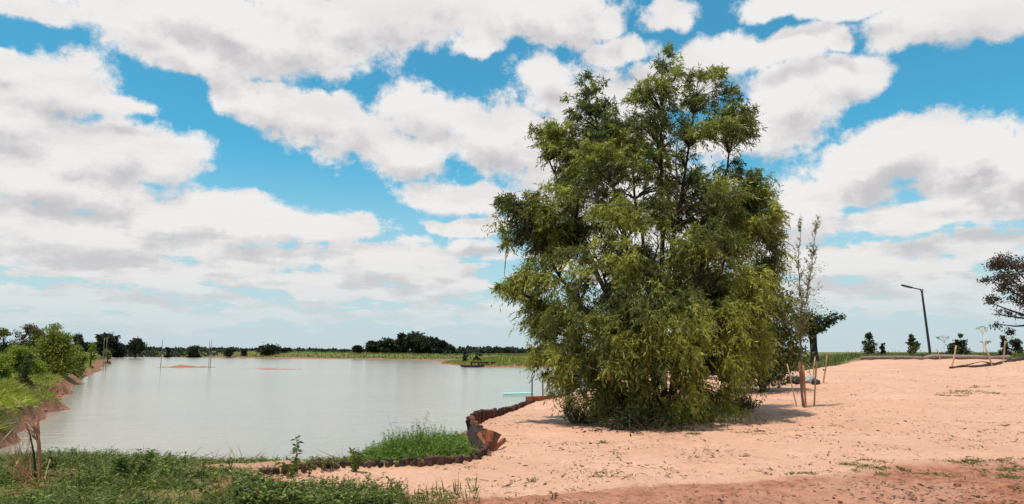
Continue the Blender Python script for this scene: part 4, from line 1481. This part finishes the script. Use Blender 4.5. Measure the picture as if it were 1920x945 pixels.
# ---------------------------------------------------------------- sacks and brush behind the sapling
def sack(label, px, py, sx, sy, sz, mat, seed):
    r = np.random.default_rng(seed)
    g_ = ground_pt(px, py)
    bm = bmesh.new()
    bmesh.ops.create_icosphere(bm, subdivisions=3, radius=1.0)
    for v in bm.verts:
        c = v.co
        k = 1 + 0.22 * math.sin(3.1 * c.x + seed) * math.sin(4.3 * c.y + 2 * seed) + 0.12 * math.sin(7 * c.z + 5 * c.x + seed)
        v.co = Vector((c.x * sx * k, c.y * sy * k, max(c.z, -0.35) * sz * k))
    o = bm_obj('sack', bm, mat, smooth=True)
    o.location = (g_.x, g_.y, g_.z + sz * 0.3)
    o.rotation_euler = (0, 0, r.random() * 3)
    tag(o, label, 'sack', 'sacks lying behind the sapling')


sack('black plastic sack lying left behind the sapling stakes', 1491, 719, 0.34, 0.28, 0.22, M['bag'], 3)
sack('crumpled grey plastic sheet lying right behind the sapling trunk', 1520, 718, 0.28, 0.24, 0.22, M['tarp'], 5)
sack('small black sack right of the crumpled grey sheet', 1529, 720, 0.16, 0.16, 0.16, M['bag'], 7)


def brush(label, px, py, wpx, hpx, seed, leafc):
    r = np.random.default_rng(seed)
    g_ = ground_pt(px, py)
    w_ = wpx / F * g_.y; h_ = hpx / F * g_.y
    root = empty('brush_heap', g_, label, 'brush')
    tw = []; lp_ = []
    for k in range(60):
        a = np.array([g_.x + r.normal() * w_ * 0.2, g_.y + r.normal() * w_ * 0.2, g_.z + r.random() * h_ * 0.2])
        an = r.random() * 6.28
        b = a + np.array([math.cos(an) * w_ * 0.35, math.sin(an) * w_ * 0.3, r.uniform(0.1, 0.95) * h_])
        tw.append((bez(a, (a + b) / 2 + np.array([0, 0, 0.25 * h_]), b, 4), np.linspace(0.009, 0.003, 4)))
        lp_.append(a + (b - a) * r.random((14, 1)) + r.normal(size=(14, 3)) * 0.05)
    tube_obj('twigs', tw, M['bark'], root, 4, kind='stuff')
    p = np.concatenate(lp_); p[:, 2] = np.maximum(p[:, 2], g_.z + 0.01)
    leaf_obj('leaves', leaf_geo(p, unit(r.normal(size=(len(p), 3))), 0.09, 0.035, pick_cols(r, len(p), leafc), 0.5, None, r), M['leaf'], root, kind='stuff')


brush('dry brown brush heap on the sand at the right foot of the willow', 1392, 770, 60, 34, 1, [(0.16, 0.11, 0.06), (0.08, 0.075, 0.03), (0.22, 0.15, 0.09)])
brush('brown twiggy brush heap beneath the darker willow', 1440, 722, 80, 40, 2, [(0.15, 0.10, 0.06), (0.08, 0.07, 0.03)])
brush('thin twiggy brush on the sand at the left foot of the willow', 1090, 795, 60, 34, 3, [(0.15, 0.11, 0.05), (0.09, 0.08, 0.03)])
brush('low shrubby growth, coloured dark as shade, along the front foot of the willow', 1190, 806, 150, 40, 4, [(0.05, 0.055, 0.018), (0.035, 0.04, 0.015)])  # leaf colours darkened to paint in the shade under the crown


# ================================================================ grass and weeds (nobody could count them)
def grid_lookup(arr, x, y):
    i = np.clip(np.searchsorted(xs, x), 0, nx - 1); j = np.clip(np.searchsorted(ys, y), 0, ny - 1)
    return arr.reshape(ny, nx)[j, i]


def blades(r, x, y, hgt, wid, cols, lean=0.35, zoff=0.0, jit=0.22):
    n = len(x)
    z = height(x, y) if n < 30000 else grid_lookup(gz, x, y)
    d = np.stack([r.normal(size=n) * lean, r.normal(size=n) * lean, np.ones(n)], 1)
    d = unit(d)
    bend = np.stack([d[:, 0] * 0.6, d[:, 1] * 0.6, -0.12 * np.ones(n)], 1)
    base = np.stack([x, y, z - 0.02 + zoff], 1)
    return leaf_geo(base, d, hgt, wid, pick_cols(r, n, cols, jit), 0.4, bend, r)


def weeds(r, x, y, hgt, nleaf, leaf, cols):
    """leafy stems: little ovate leaves round an upright stalk"""
    n = len(x)
    z = height(x, y)
    d = unit(np.stack([r.normal(size=n) * 0.25, r.normal(size=n) * 0.25, np.ones(n)], 1))
    P_ = np.stack([x, y, z - 0.02], 1)
    H_ = np.broadcast_to(hgt, (n,))
    stalk = leaf_geo(P_, d, H_, 0.012, pick_cols(r, n, cols, 0.2), 0.5, None, r)
    t = r.uniform(0.12, 1.0, (n, nleaf))
    pos = P_[:, None, :] + d[:, None, :] * (H_[:, None] * t)[..., None]
    pos = pos.reshape(-1, 3)
    m = len(pos)
    ang = r.random(m) * 6.28
    ld = unit(np.stack([np.cos(ang), np.sin(ang), r.uniform(-0.1, 0.8, m)], 1))
    side = unit(np.cross(ld, np.array([0, 0, 1.0])) + r.normal(size=(m, 3)) * 0.25)
    lf = np.repeat(np.broadcast_to(leaf, (n,)), nleaf)
    lv = leaf_geo(pos, ld, lf * r.uniform(0.6, 1.3, m), lf * r.uniform(0.35, 0.6, m), np.repeat(pick_cols(r, n, cols, 0.15), nleaf, axis=0) * (1 + 0.25 * r.normal(size=(m, 1))).clip(0.3, 2), 0.5, np.array([[0, 0, -0.18]]), r, side)
    return join_geo([stalk, lv])


GR_DARK = [(0.108, 0.135, 0.030), (0.15, 0.175, 0.040), (0.080, 0.098, 0.026), (0.23, 0.205, 0.078)]
GR_BRIGHT = [(0.13, 0.20, 0.028), (0.16, 0.23, 0.035), (0.10, 0.16, 0.028)]
GR_LIME = [(0.31, 0.35, 0.038), (0.40, 0.39, 0.055), (0.25, 0.31, 0.035), (0.38, 0.33, 0.09)]
GR_DRY = [(0.26, 0.21, 0.085), (0.20, 0.17, 0.06), (0.16, 0.17, 0.05)]


def near_grass():
    r = np.random.default_rng(13)
    N = 75000
    x = r.uniform(-9.5, 0.6, N); y = r.uniform(5.6, 14.6, N)
    w_ = grid_lookup(w_grass, x, y) * (1 - grid_lookup(np.clip(w_sand * 1.3, 0, 1), x, y)) * (1 - grid_lookup(w_dirt, x, y))
    dens = w_ * (0.35 + 0.65 * (fbm(x, y, 1.0, 3) > -0.15)) * sstep(grid_lookup(sdw, x, y) + 0.5 * fbm(x, y, 0.9, 2), 0.5, 1.3)
    k = (r.random(N) < dens) & (x > -0.80 * y) & (x < 0.2 * y)
    x, y = x[k], y[k]
    tall = 0.6 + 0.8 * np.clip(fbm(x, y, 1.6, 3) + 0.4, 0, 1)
    tall = tall * (0.45 + 0.55 * sstep(-x - 0.42 * y, 0.0, 0.8))          # higher at the far left
    g1 = blades(r, x, y, r.uniform(0.08, 0.26, len(x)) * tall, r.uniform(0.008, 0.018, len(x)), GR_DARK + GR_BRIGHT[:1] + GR_DRY[2:], 0.75)
    m = r.random(len(x)) < 0.13
    g2 = weeds(r, x[m], y[m], r.uniform(0.08, 0.22, m.sum()) * tall[m], 9, 0.055, GR_DARK + GR_BRIGHT[:1])
    m = r.random(len(x)) < 0.022
    g3 = blades(r, x[m], y[m], r.uniform(0.2, 0.45, m.sum()), 0.010, GR_DRY, 0.8)
    o = leaf_obj('near_grass', join_geo([g1, g2, g3]), M['grass'])
    tag(o, 'dense dark green grass and weeds in the bottom left foreground', 'grass', None, 'stuff')


near_grass()


def region_pts(r, n, px0, px1, py0, py1, z=0.0):
    a = [W2(px, py, z) for px, py in zip(r.uniform(px0, px1, n), r.uniform(py0, py1, n))]
    a = np.array(a)
    return a[:, 0], a[:, 1]


def front_weeds():
    r = np.random.default_rng(14)
    x, y = region_pts(r, 1500, 440, 770, 914, 965)
    edge = (x / y * F + 960)
    t = sstep(edge, 770, 640) * 0.9 + 0.1
    k = r.random(len(x)) < t
    x, y = x[k], y[k]
    g1 = weeds(r, x, y, r.uniform(0.07, 0.21, len(x)), 11, 0.055, GR_DARK + GR_BRIGHT[:1])
    x2, y2 = region_pts(r, 120, 560, 900, 915, 955)
    g2 = weeds(r, x2, y2, r.uniform(0.08, 0.26, len(x2)), 10, 0.03, GR_DARK)
    x3, y3 = region_pts(r, 5000, 380, 860, 925, 975)
    g3 = blades(r, x3, y3, r.uniform(0.04, 0.13, len(x3)), 0.009, GR_DARK + GR_DRY[2:], 0.6)
    o = leaf_obj('front_weeds', join_geo([g1, g2, g3]), M['grass'])
    tag(o, 'leafy dark weeds at the bottom edge in front of the log edging', 'weeds', None, 'stuff')


front_weeds()


def patch_grass():
    """bright tall grass between the edging and the water"""
    r = np.random.default_rng(15)
    poly = [W2(640, 884, -0.1), W2(700, 882, -0.1), W2(800, 876, -0.1), W2(880, 868, -0.1), W2(906, 850, -0.1), W2(892, 824, -0.15), W2(880, 806, -0.3), W2(868, 812, -0.75), W2(800, 838, -0.75), W2(740, 852, -0.7), W2(680, 866, -0.7)]
    pa = np.array(poly)
    N = 60000
    x = r.uniform(pa[:, 0].min(), pa[:, 0].max(), N); y = r.uniform(pa[:, 1].min(), pa[:, 1].max(), N)
    s = -poly_sd(x, y, poly)
    k = (s > 0) & (r.random(N) < 0.15 + s * 2.2)
    x, y, s = x[k], y[k], s[k]
    tall = (0.15 + 0.22 * sstep(s, 0, 0.9)) * (0.7 + 0.5 * (fbm(x, y, 0.7, 3) + 0.4))
    g1 = blades(r, x, y, tall * r.uniform(0.5, 1.25, len(x)), 0.013, GR_BRIGHT + GR_LIME[2:3] + GR_DRY[2:], 0.55)
    m = r.random(len(x)) < 0.05
    g2 = weeds(r, x[m], y[m], tall[m] * r.uniform(0.8, 1.5, m.sum()), 12, 0.05, GR_BRIGHT)
    m = r.random(len(x)) < 0.004
    g3 = weeds(r, x[m], y[m], tall[m] * r.uniform(1.4, 2.0, m.sum()), 22, 0.045, GR_BRIGHT + GR_DARK)
    o = leaf_obj('bank_grass', join_geo([g1, g2, g3]), M['grass'])
    tag(o, 'bright green tall grass between the log edging and the water', 'grass', None, 'stuff')


patch_grass()


def left_bank_grass():
    r = np.random.default_rng(16)
    N = 200000
    y = 16.8 + 140 * r.random(N) ** 1.7
    u = r.random(N)
    x = -(0.55 + 0.25 * u) * y
    sd = poly_sd(x, y, SHORE)
    gw = grid_lookup(w_grass, x, y)
    k = (sd > 0.4) & (gw > 0.4)
    x, y, sd = x[k], y[k], sd[k]
    size = 0.6 + y / 45.0
    nzv = fbm(x, y, 5.0, 3)
    c = pick_cols(r, len(x), GR_LIME, 0.18)
    dry = (sstep(nzv, 0.1, 0.5) * 0.8 + sstep(y, 45, 90) * 0.4).clip(0, 1)[:, None]
    cd = pick_cols(r, len(x), GR_DRY, 0.18)
    pickd = r.random((len(x), 1)) < dry * 0.7
    c = np.where(pickd, cd, c)
    hgt = r.uniform(0.14, 0.5, len(x)) * (0.6 + 1.5 * np.clip(fbm(x, y, 1.5, 3) + 0.1, 0, 1)) * (1 + y / 100)
    hgt = hgt * (0.55 + 0.45 * sstep(sd, 0.6, 4))
    z = grid_lookup(gz, x, y)
    d = unit(np.stack([r.normal(size=len(x)) * 0.75, r.normal(size=len(x)) * 0.75, np.ones(len(x))], 1))
    bend = np.stack([d[:, 0] * 0.6, d[:, 1] * 0.6, -0.12 * np.ones(len(x))], 1)
    c = c * (0.8 + 0.5 * fbm(x, y, 2.0, 3))[:, None]
    geo = leaf_geo(np.stack([x, y, z - 0.03], 1), d, hgt, 0.03 * size, c, 0.4, bend, r)
    o = leaf_obj('left_bank_grass', geo, M['grass'])
    tag(o, 'bright lime green grass covering the left bank', 'grass', None, 'stuff')


left_bank_grass()


def far_grass():
    r = np.random.default_rng(17)
    # far levee
    N = 26000
    px = r.uniform(180, 1010, N); Y = r.uniform(160, 330, N)
    x = (px - 960) / F * Y
    sd = poly_sd(x, Y, SHORE)
    k = sd > 1.5
    x, Y, sd = x[k], Y[k], sd[k]
    z = grid_lookup(gz, x, Y)
    cols = np.where((r.random((len(x), 1)) < 0.45), pick_cols(r, len(x), GR_DRY), pick_cols(r, len(x), GR_DARK + [(0.12, 0.14, 0.03)]))
    d = unit(np.stack([r.normal(size=len(x)) * 0.5, r.normal(size=len(x)) * 0.5, np.ones(len(x))], 1))
    geo = leaf_geo(np.stack([x, Y, z - 0.05], 1), d, r.uniform(0.3, 0.8, len(x)), 0.30, cols, 0.4, None, r)
    o = leaf_obj('far_bank_grass', geo, M['grass'])
    tag(o, 'olive and straw coloured grass on the far bank', 'grass', None, 'stuff')
    # spit
    N = 26000
    px = r.uniform(815, 1130, N); Y = r.uniform(90, 165, N)
    x = (px - 960) / F * Y
    sd = poly_sd(x, Y, SHORE)
    k = (sd > 0.6)
    x, Y, sd = x[k], Y[k], sd[k]
    z = grid_lookup(gz, x, Y)
    tipy = sstep(-(x / Y), 0.02, 0.09)[:, None]
    cols = np.where(r.random((len(x), 1)) < 0.25 + 0.6 * tipy, pick_cols(r, len(x), YEL), pick_cols(r, len(x), GR_LIME + GR_DARK))
    d = unit(np.stack([r.normal(size=len(x)) * 0.5, r.normal(size=len(x)) * 0.5, np.ones(len(x))], 1))
    geo = leaf_geo(np.stack([x, Y, z - 0.05], 1), d, r.uniform(0.2, 0.75, len(x)), 0.13, cols, 0.4, None, r)
    o = leaf_obj('spit_grass', geo, M['grass'])
    tag(o, 'yellow green grass on the spit reaching into the pond', 'grass', None, 'stuff')
    # field behind the sand on the right
    N = 60000
    Y = 30 + 70 * r.random(N) ** 1.3
    t = r.uniform(0.22, 0.84, N)
    x = t * Y
    sdd = -poly_sd(x, Y, SAND)
    k = (sdd < -0.25) & (poly_sd(x, Y, SHORE) > 2)
    x, Y = x[k], Y[k]
    z = grid_lookup(gz, x, Y)
    cols = np.where(r.random((len(x), 1)) < 0.4, pick_cols(r, len(x), GR_DRY), pick_cols(r, len(x), GR_DARK + [(0.12, 0.15, 0.03), (0.09, 0.11, 0.025)]))
    d = unit(np.stack([r.normal(size=len(x)) * 0.4, r.normal(size=len(x)) * 0.4, np.ones(len(x))], 1))
    tallm = np.where(r.random(len(x)) < 0.02, 1.9, 1.0)
    geo = leaf_geo(np.stack([x, Y, z - 0.03], 1), d, r.uniform(0.15, 0.42, len(x)) * tallm, 0.035 * (0.5 + Y / 50), cols, 0.4, None, r)
    o = leaf_obj('field_grass', geo, M['grass'])
    tag(o, 'rough green and dry grass on the field behind the sand', 'grass', None, 'stuff')


far_grass()


def beach_bits():
    r = np.random.default_rng(18)
    # grass tufts growing through the sand: photo x, y, half width, count
    parts_ = []
    for px, py, wpx, n in [(1612, 872, 46, 420), (1640, 876, 30, 160), (1820, 735, 60, 420), (1785, 742, 26, 160), (1838, 725, 26, 110), (1400, 811, 34, 200), (1285, 806, 40, 300), (1310, 812, 24, 160), (1345, 800, 20, 80), (1120, 896, 46, 160), (1000, 904, 24, 70), (880, 900, 16, 60),
                           (1130, 829, 16, 70), (1125, 886, 20, 60), (1560, 800, 16, 40), (1520, 893, 30, 160), (1885, 800, 9, 60), (1640, 890, 40, 160), (1720, 888, 40, 160), (1690, 880, 24, 120), (1820, 870, 60, 420), (1780, 868, 50, 260), (1890, 880, 50, 520), (1915, 900, 50, 520), (1870, 896, 30, 160), (1910, 925, 40, 200), (1660, 880, 30, 120), (1880, 868, 50, 300), (1770, 893, 30, 100), (1600, 740, 10, 20), (960, 860, 20, 20), (1500, 806, 30, 40), (1330, 845, 14, 24), (1150, 850, 20, 30)]:
        g_ = ground_pt(px, py)
        wx = wpx / F * g_.y; wy = wx * 0.9
        nn = n
        cx = r.normal(size=(6, 2)) * np.array([wx * 0.5, wy * 0.4])
        ci = r.integers(0, 6, nn)
        x = g_.x + cx[ci, 0] + r.normal(size=nn) * wx * 0.14; y = g_.y + cx[ci, 1] + r.normal(size=nn) * wx * 0.14
        parts_.append(blades(r, x, y, r.uniform(0.025, 0.075, nn) * (0.8 + g_.y / 30), 0.008 + g_.y * 0.0004, [(0.14, 0.15, 0.035), (0.10, 0.12, 0.03), (0.20, 0.17, 0.06)], 0.9))
    o = leaf_obj('beach_tufts', join_geo(parts_), M['grass'])
    tag(o, 'thin scattered grass tufts growing through sand and red earth', 'grass', None, 'stuff')
    # fallen leaves and twigs
    N = 42000
    y = 7 + 26 * r.random(N) ** 1.5
    x = r.uniform(-0.35, 0.85, N) * y
    k = (grid_lookup(w_sand, x, y) > 0.6) & (vnoise(x / 0.7 + 3, y / 0.5 + 8) + 0.35 * vnoise(x / 0.15, y / 0.15) > 0.42 + 0.5 * r.random(N))
    x, y = x[k], y[k]
    N = len(x)
    z = height(x, y)
    a = r.random(N) * 6.28
    d = np.stack([np.cos(a), np.sin(a), r.uniform(0.0, 0.35, N)], 1)
    L = r.uniform(0.02, 0.085, N) * (r.random(N) ** 1.2 * 1.1 + 0.35)
    side = unit(np.cross(d, np.array([0, 0, 1.0])) + r.normal(size=(N, 3)) * 0.4)
    cols = pick_cols(r, N, [(0.12, 0.075, 0.045), (0.09, 0.085, 0.035), (0.22, 0.13, 0.075), (0.06, 0.04, 0.03)])
    g1 = leaf_geo(np.stack([x, y, z + 0.004], 1), unit(d), L, L * r.uniform(0.15, 0.4, N), cols, 0.5, None, r, side)
    o = leaf_obj('leaf_litter', g1, M['dry'])
    tag(o, 'brown and green bits of leaf and twig strewn over the sand', 'litter', None, 'stuff')
    # straw on the red track
    N = 5200
    y = r.uniform(6, 11, N); x = r.uniform(-0.1, 0.85, N) * y
    k = grid_lookup(sdt, x, y) > -0.1
    x, y = x[k], y[k]; N = len(x)
    z = height(x, y)
    a = r.random(N) * 6.28
    d = unit(np.stack([np.cos(a), np.sin(a), r.uniform(-0.05, 0.3, N)], 1))
    side = unit(np.cross(d, np.array([0, 0, 1.0])) + r.normal(size=(N, 3)) * 0.3)
    L = r.uniform(0.03, 0.12, N)
    g2 = leaf_geo(np.stack([x, y, z + 0.01], 1), d, L, r.uniform(0.004, 0.012, N), pick_cols(r, N, [(0.50, 0.30, 0.20), (0.42, 0.24, 0.15), (0.20, 0.09, 0.06), (0.14, 0.07, 0.05)]), 0.5, None, r, side)
    o = leaf_obj('track_straw', g2, M['dry'])
    tag(o, 'dry straw scattered on the red earth track', 'straw', None, 'stuff')


beach_bits()


def stones():
    r = np.random.default_rng(19)
    base = []
    for s in range(4):
        bm = bmesh.new()
        bmesh.ops.create_icosphere(bm, subdivisions=1, radius=1.0)
        for v in bm.verts:
            v.co *= r.uniform(0.7, 1.2)
        bm.verts.ensure_lookup_table(); bm.faces.ensure_lookup_table()
        base.append((np.array([v.co[:] for v in bm.verts]), np.array([[v.index for v in f.verts] for f in bm.faces])))
        bm.free()
    vs, fs = [], []; k = 0
    for i in range(380):
        y = r.uniform(6.2, 11.5); x = r.uniform(-0.05, 0.82) * y
        if float(grid_lookup(sdt, np.array([x]), np.array([y]))[0]) < 0.0:
            continue
        v, f = base[r.integers(0, 4)]
        s = r.uniform(0.008, 0.028) * (1.8 if r.random() < 0.06 else 1)
        a = r.random() * 6.28
        R_ = np.array([[math.cos(a), -math.sin(a), 0], [math.sin(a), math.cos(a), 0], [0, 0, 0.7]])
        vs.append(v @ R_.T * s + np.array([x, y, float(grid_lookup(gz, np.array([x]), np.array([y]))[0]) + s * 0.1])); fs.append(f + k); k += len(v)
    o = mesh_np('clods', np.concatenate(vs), np.concatenate(fs), M['stone'])
    tag(o, 'small clods and stones lying on the red earth track', 'stones', None, 'stuff')
    vs2, fs2 = [], []; k = 0
    sl = np.array([p_ for p_ in shore_left if p_[1] < 75])
    for i in range(900):
        p_ = sl[r.integers(0, len(sl))] * (1 - r.random() * 0.0) + r.normal(size=2) * np.array([0.5, 0.5])
        x, y = p_
        sd_ = float(poly_sd(np.array([x]), np.array([y]), SHORE)[0])
        if not (0.0 < sd_ < 0.7 + 0.012 * y):
            continue
        v, f = base[r.integers(0, 4)]
        s = r.uniform(0.03, 0.14) * (0.7 + y / 60)
        a = r.random() * 6.28
        R_ = np.array([[math.cos(a), -math.sin(a), 0], [math.sin(a), math.cos(a), 0], [0, 0, 0.5]])
        vs2.append(v @ R_.T * s + np.array([x, y, float(grid_lookup(gz, np.array([x]), np.array([y]))[0])])); fs2.append(f + k); k += len(v)
    o = mesh_np('mud_clods', np.concatenate(vs2), np.concatenate(fs2), M['stone'])
    tag(o, 'broken red mud clods along the left shore', 'clods', None, 'stuff')
    g_ = ground_pt(1795, 918)
    v, f = base[1]
    o = mesh_np('stone', v * np.array([0.055, 0.04, 0.04]), f, M['stone'])
    o.location = (g_.x, g_.y, g_.z + 0.02)
    tag(o, 'single larger dark stone on the red earth at lower right', 'stone')


stones()


# ---------------------------------------------------------------- single weeds that stand out, dry stalks, flowers
def weed_plant(label, px, py, top, nleaf, leaf, cols, seed, stems=3, spread=0.06, mat='grass', name='weed_plant'):
    r = np.random.default_rng(seed)
    g_ = ground_pt(px, py)
    root = empty(name, g_, label, 'plant', 'single weeds by the water')
    hgt = at_y(px, top, g_.y).z - g_.z
    st = []; lp_ = []; ld_ = []
    for s in range(stems):
        a = r.random() * 6.28; h = hgt * r.uniform(0.75, 1.0) if s else hgt
        T = np.array([g_.x + math.cos(a) * spread * 2.2 * (s > 0), g_.y + math.sin(a) * spread * 2, g_.z + h])
        B = np.array([g_.x + math.cos(a) * 0.02, g_.y + math.sin(a) * 0.02, g_.z - 0.03])
        P_ = wiggle(bez(B, (B + T) / 2 + np.array([0.02, 0, 0.05]), T, 7), 0.008, r)
        st.append((P_, np.linspace(0.007, 0.003, 7)))
        t = r.uniform(0.12, 1, nleaf)
        i = np.clip((t * 6).astype(int), 0, 5); ft = (t * 6 - i)[:, None]
        lp_.append(P_[i] * (1 - ft) + P_[i + 1] * ft)
        an = r.random(nleaf) * 6.28
        ld_.append(np.stack([np.cos(an), np.sin(an), r.uniform(-0.2, 0.9, nleaf)], 1))
    tube_obj('stalk', st, M['bark'], root, 5)
    p = np.concatenate(lp_); d = unit(np.concatenate(ld_))
    leaf_obj('leaves', leaf_geo(p, d, leaf * r.uniform(0.6, 1.3, len(p)), leaf * 0.36, pick_cols(r, len(p), cols), 0.5, np.array([[0, 0, -0.2]]), r), M[mat], root, kind='stuff')


PALE = [(0.20, 0.21, 0.09), (0.15, 0.17, 0.06), (0.25, 0.23, 0.11)]
weed_plant('tall pale feathery weed standing alone before the water', 553, 880, 820, 24, 0.09, PALE, 1, 2, 0.05)
weed_plant('dark leafy weed at the foot of the tall pale weed', 546, 896, 866, 26, 0.08, GR_BRIGHT + GR_DARK, 2, 4, 0.08)
weed_plant('dark curled weed right of the tall pale weed', 579, 893, 862, 14, 0.07, GR_DARK, 3, 2, 0.06)
weed_plant('dark upright spiky weed at the left end of the bright grass', 661, 884, 843, 60, 0.07, GR_DARK + GR_BRIGHT[:1], 4, 3, 0.05)
weed_plant('thin brownish weed between the curled weed and the bright grass', 603, 880, 853, 26, 0.05, GR_DRY, 5, 5, 0.10)
weed_plant('second thin brownish weed near the left end of the bright grass', 626, 880, 862, 20, 0.05, GR_DRY, 6, 4, 0.08)
weed_plant('little thin weed alone on the sandy water edge', 434, 882, 855, 16, 0.05, GR_DARK, 7, 2, 0.03)
weed_plant('bushy pale topped weed rising above the left foreground grass', 241, 905, 848, 80, 0.06, PALE + GR_BRIGHT, 8, 12, 0.11)
weed_plant('dark little weed right of the dry brown stalk', 104, 885, 853, 30, 0.06, GR_DARK, 9, 5, 0.09)
weed_plant('small weed between the dry stalk and the pale topped weed', 176, 885, 858, 20, 0.05, GR_DARK, 10, 4, 0.07)
weed_plant('leafy weed growing over the log edging at its left end', 525, 935, 905, 26, 0.08, GR_BRIGHT + GR_DARK, 11, 5, 0.08)
weed_plant('thin dark weed in front of the sand, right end of the front weeds', 722, 940, 898, 24, 0.04, GR_DARK, 12, 3, 0.06)
weed_plant('tiny lone weed on the sand near the red earth', 1041, 940, 925, 10, 0.04, GR_DARK, 13, 2, 0.03)


def dry_clump():
    r = np.random.default_rng(23)
    g_ = ground_pt(72, 908)
    Y = g_.y
    root = empty('dry_stalk_clump', g_, 'brown dried stalk with frayed top and dry stems in the left foreground', 'dead plant')
    pt = lambda px, py, dy=0: np.array(at_y(px, py, Y + dy))
    B = pt(73, 910); T = pt(66, 792)
    P_ = bez(B, pt(78, 845), T, 10)
    tube_obj('stalk', [(P_, np.array([0.017, 0.017, 0.018, 0.019, 0.020, 0.021, 0.021, 0.018, 0.012, 0.003]))], M['wood_red'], root, 7)
    tube_obj('stalk', [(bez(pt(66, 905, 0.05), pt(68, 850, 0.05), pt(50, 795, 0.05), 9), np.linspace(0.016, 0.006, 9))], M['bark'], root, 6)
    tube_obj('stalk', [(bez(pt(83, 905, -0.05), pt(88, 880), pt(94, 862), 6), np.linspace(0.010, 0.007, 6))], M['wood'], root, 5)
    # frayed fibres at the top and a tangle of dry stems
    fib = []
    for i in range(46):
        a = P_[r.integers(6, 9)]
        b = pt(r.uniform(36, 74), r.uniform(776, 800), r.normal() * 0.06)
        fib.append((bez(a, (a + b) / 2 + r.normal(size=3) * 0.02, b, 4), np.linspace(0.004, 0.0015, 4)))
    for i in range(46):
        a = pt(r.uniform(20, 70), r.uniform(885, 912), r.normal() * 0.15)
        b = pt(r.uniform(4, 72), r.uniform(798, 880), r.normal() * 0.2)
        fib.append((bez(a, (a + b) / 2 + r.normal(size=3) * 0.03, b, 4), np.linspace(0.003, 0.0015, 4)))
    tube_obj('dry_stems', fib, M['wood_red'], root, 4, kind='stuff')
    # straw coloured fallen blades
    p = []; d = []; L = []
    for (x0, y0, x1, y1) in [(-5, 904, 42, 890), (8, 926, 58, 900), (-8, 868, 24, 866), (30, 904, 56, 896), (20, 925, 40, 912), (68, 914, 80, 905), (0, 830, 28, 800), (-10, 850, 10, 838), (24, 880, 40, 855)]:
        a = pt(x0, y0, r.normal() * 0.08); b = pt(x1, y1, r.normal() * 0.08)
        p.append(a); L.append(np.linalg.norm(b - a)); d.append((b - a) / L[-1])
    n = len(p)
    leaf_obj('dry_blades', leaf_geo(np.array(p), np.array(d), np.array(L), 0.022, pick_cols(r, n, [(0.55, 0.46, 0.24), (0.48, 0.36, 0.18)], 0.1), 0.5, None, r), M['dry'], root, kind='stuff')


dry_clump()


def flower(label, px, py, seed):
    r = np.random.default_rng(seed)
    g_ = ground_pt(px, py + 8)
    T = np.array(at_y(px, py, g_.y))
    root = empty('yellow_flower', g_, label, 'flower', 'yellow flowers in the foreground grass')
    tube_obj('stalk', [(bez(np.array(g_), (np.array(g_) + T) / 2, T, 4), np.full(4, 0.004))], M['bark'], root, 5)
    for k in range(9):
        a = 2 * math.pi * k / 9
        d = unit(np.array([math.cos(a), math.sin(a) - 0.3, 0.5]))
        leaf_obj('petal', leaf_geo(T[None], d[None], np.array([0.03]), np.array([0.018]), np.array([[0.72, 0.55, 0.03]]), 0.6, None, r), M['grass'], root)


flower('yellow flower, the upper of two in the bottom left grass', 229, 920, 1)
flower('yellow flower, the lower of two in the bottom left grass', 227, 932, 2)
flower('yellow flower at the right end of the foreground grass', 404, 922, 3)
flower('small yellow flower right of the pale topped weed', 250, 918, 4)
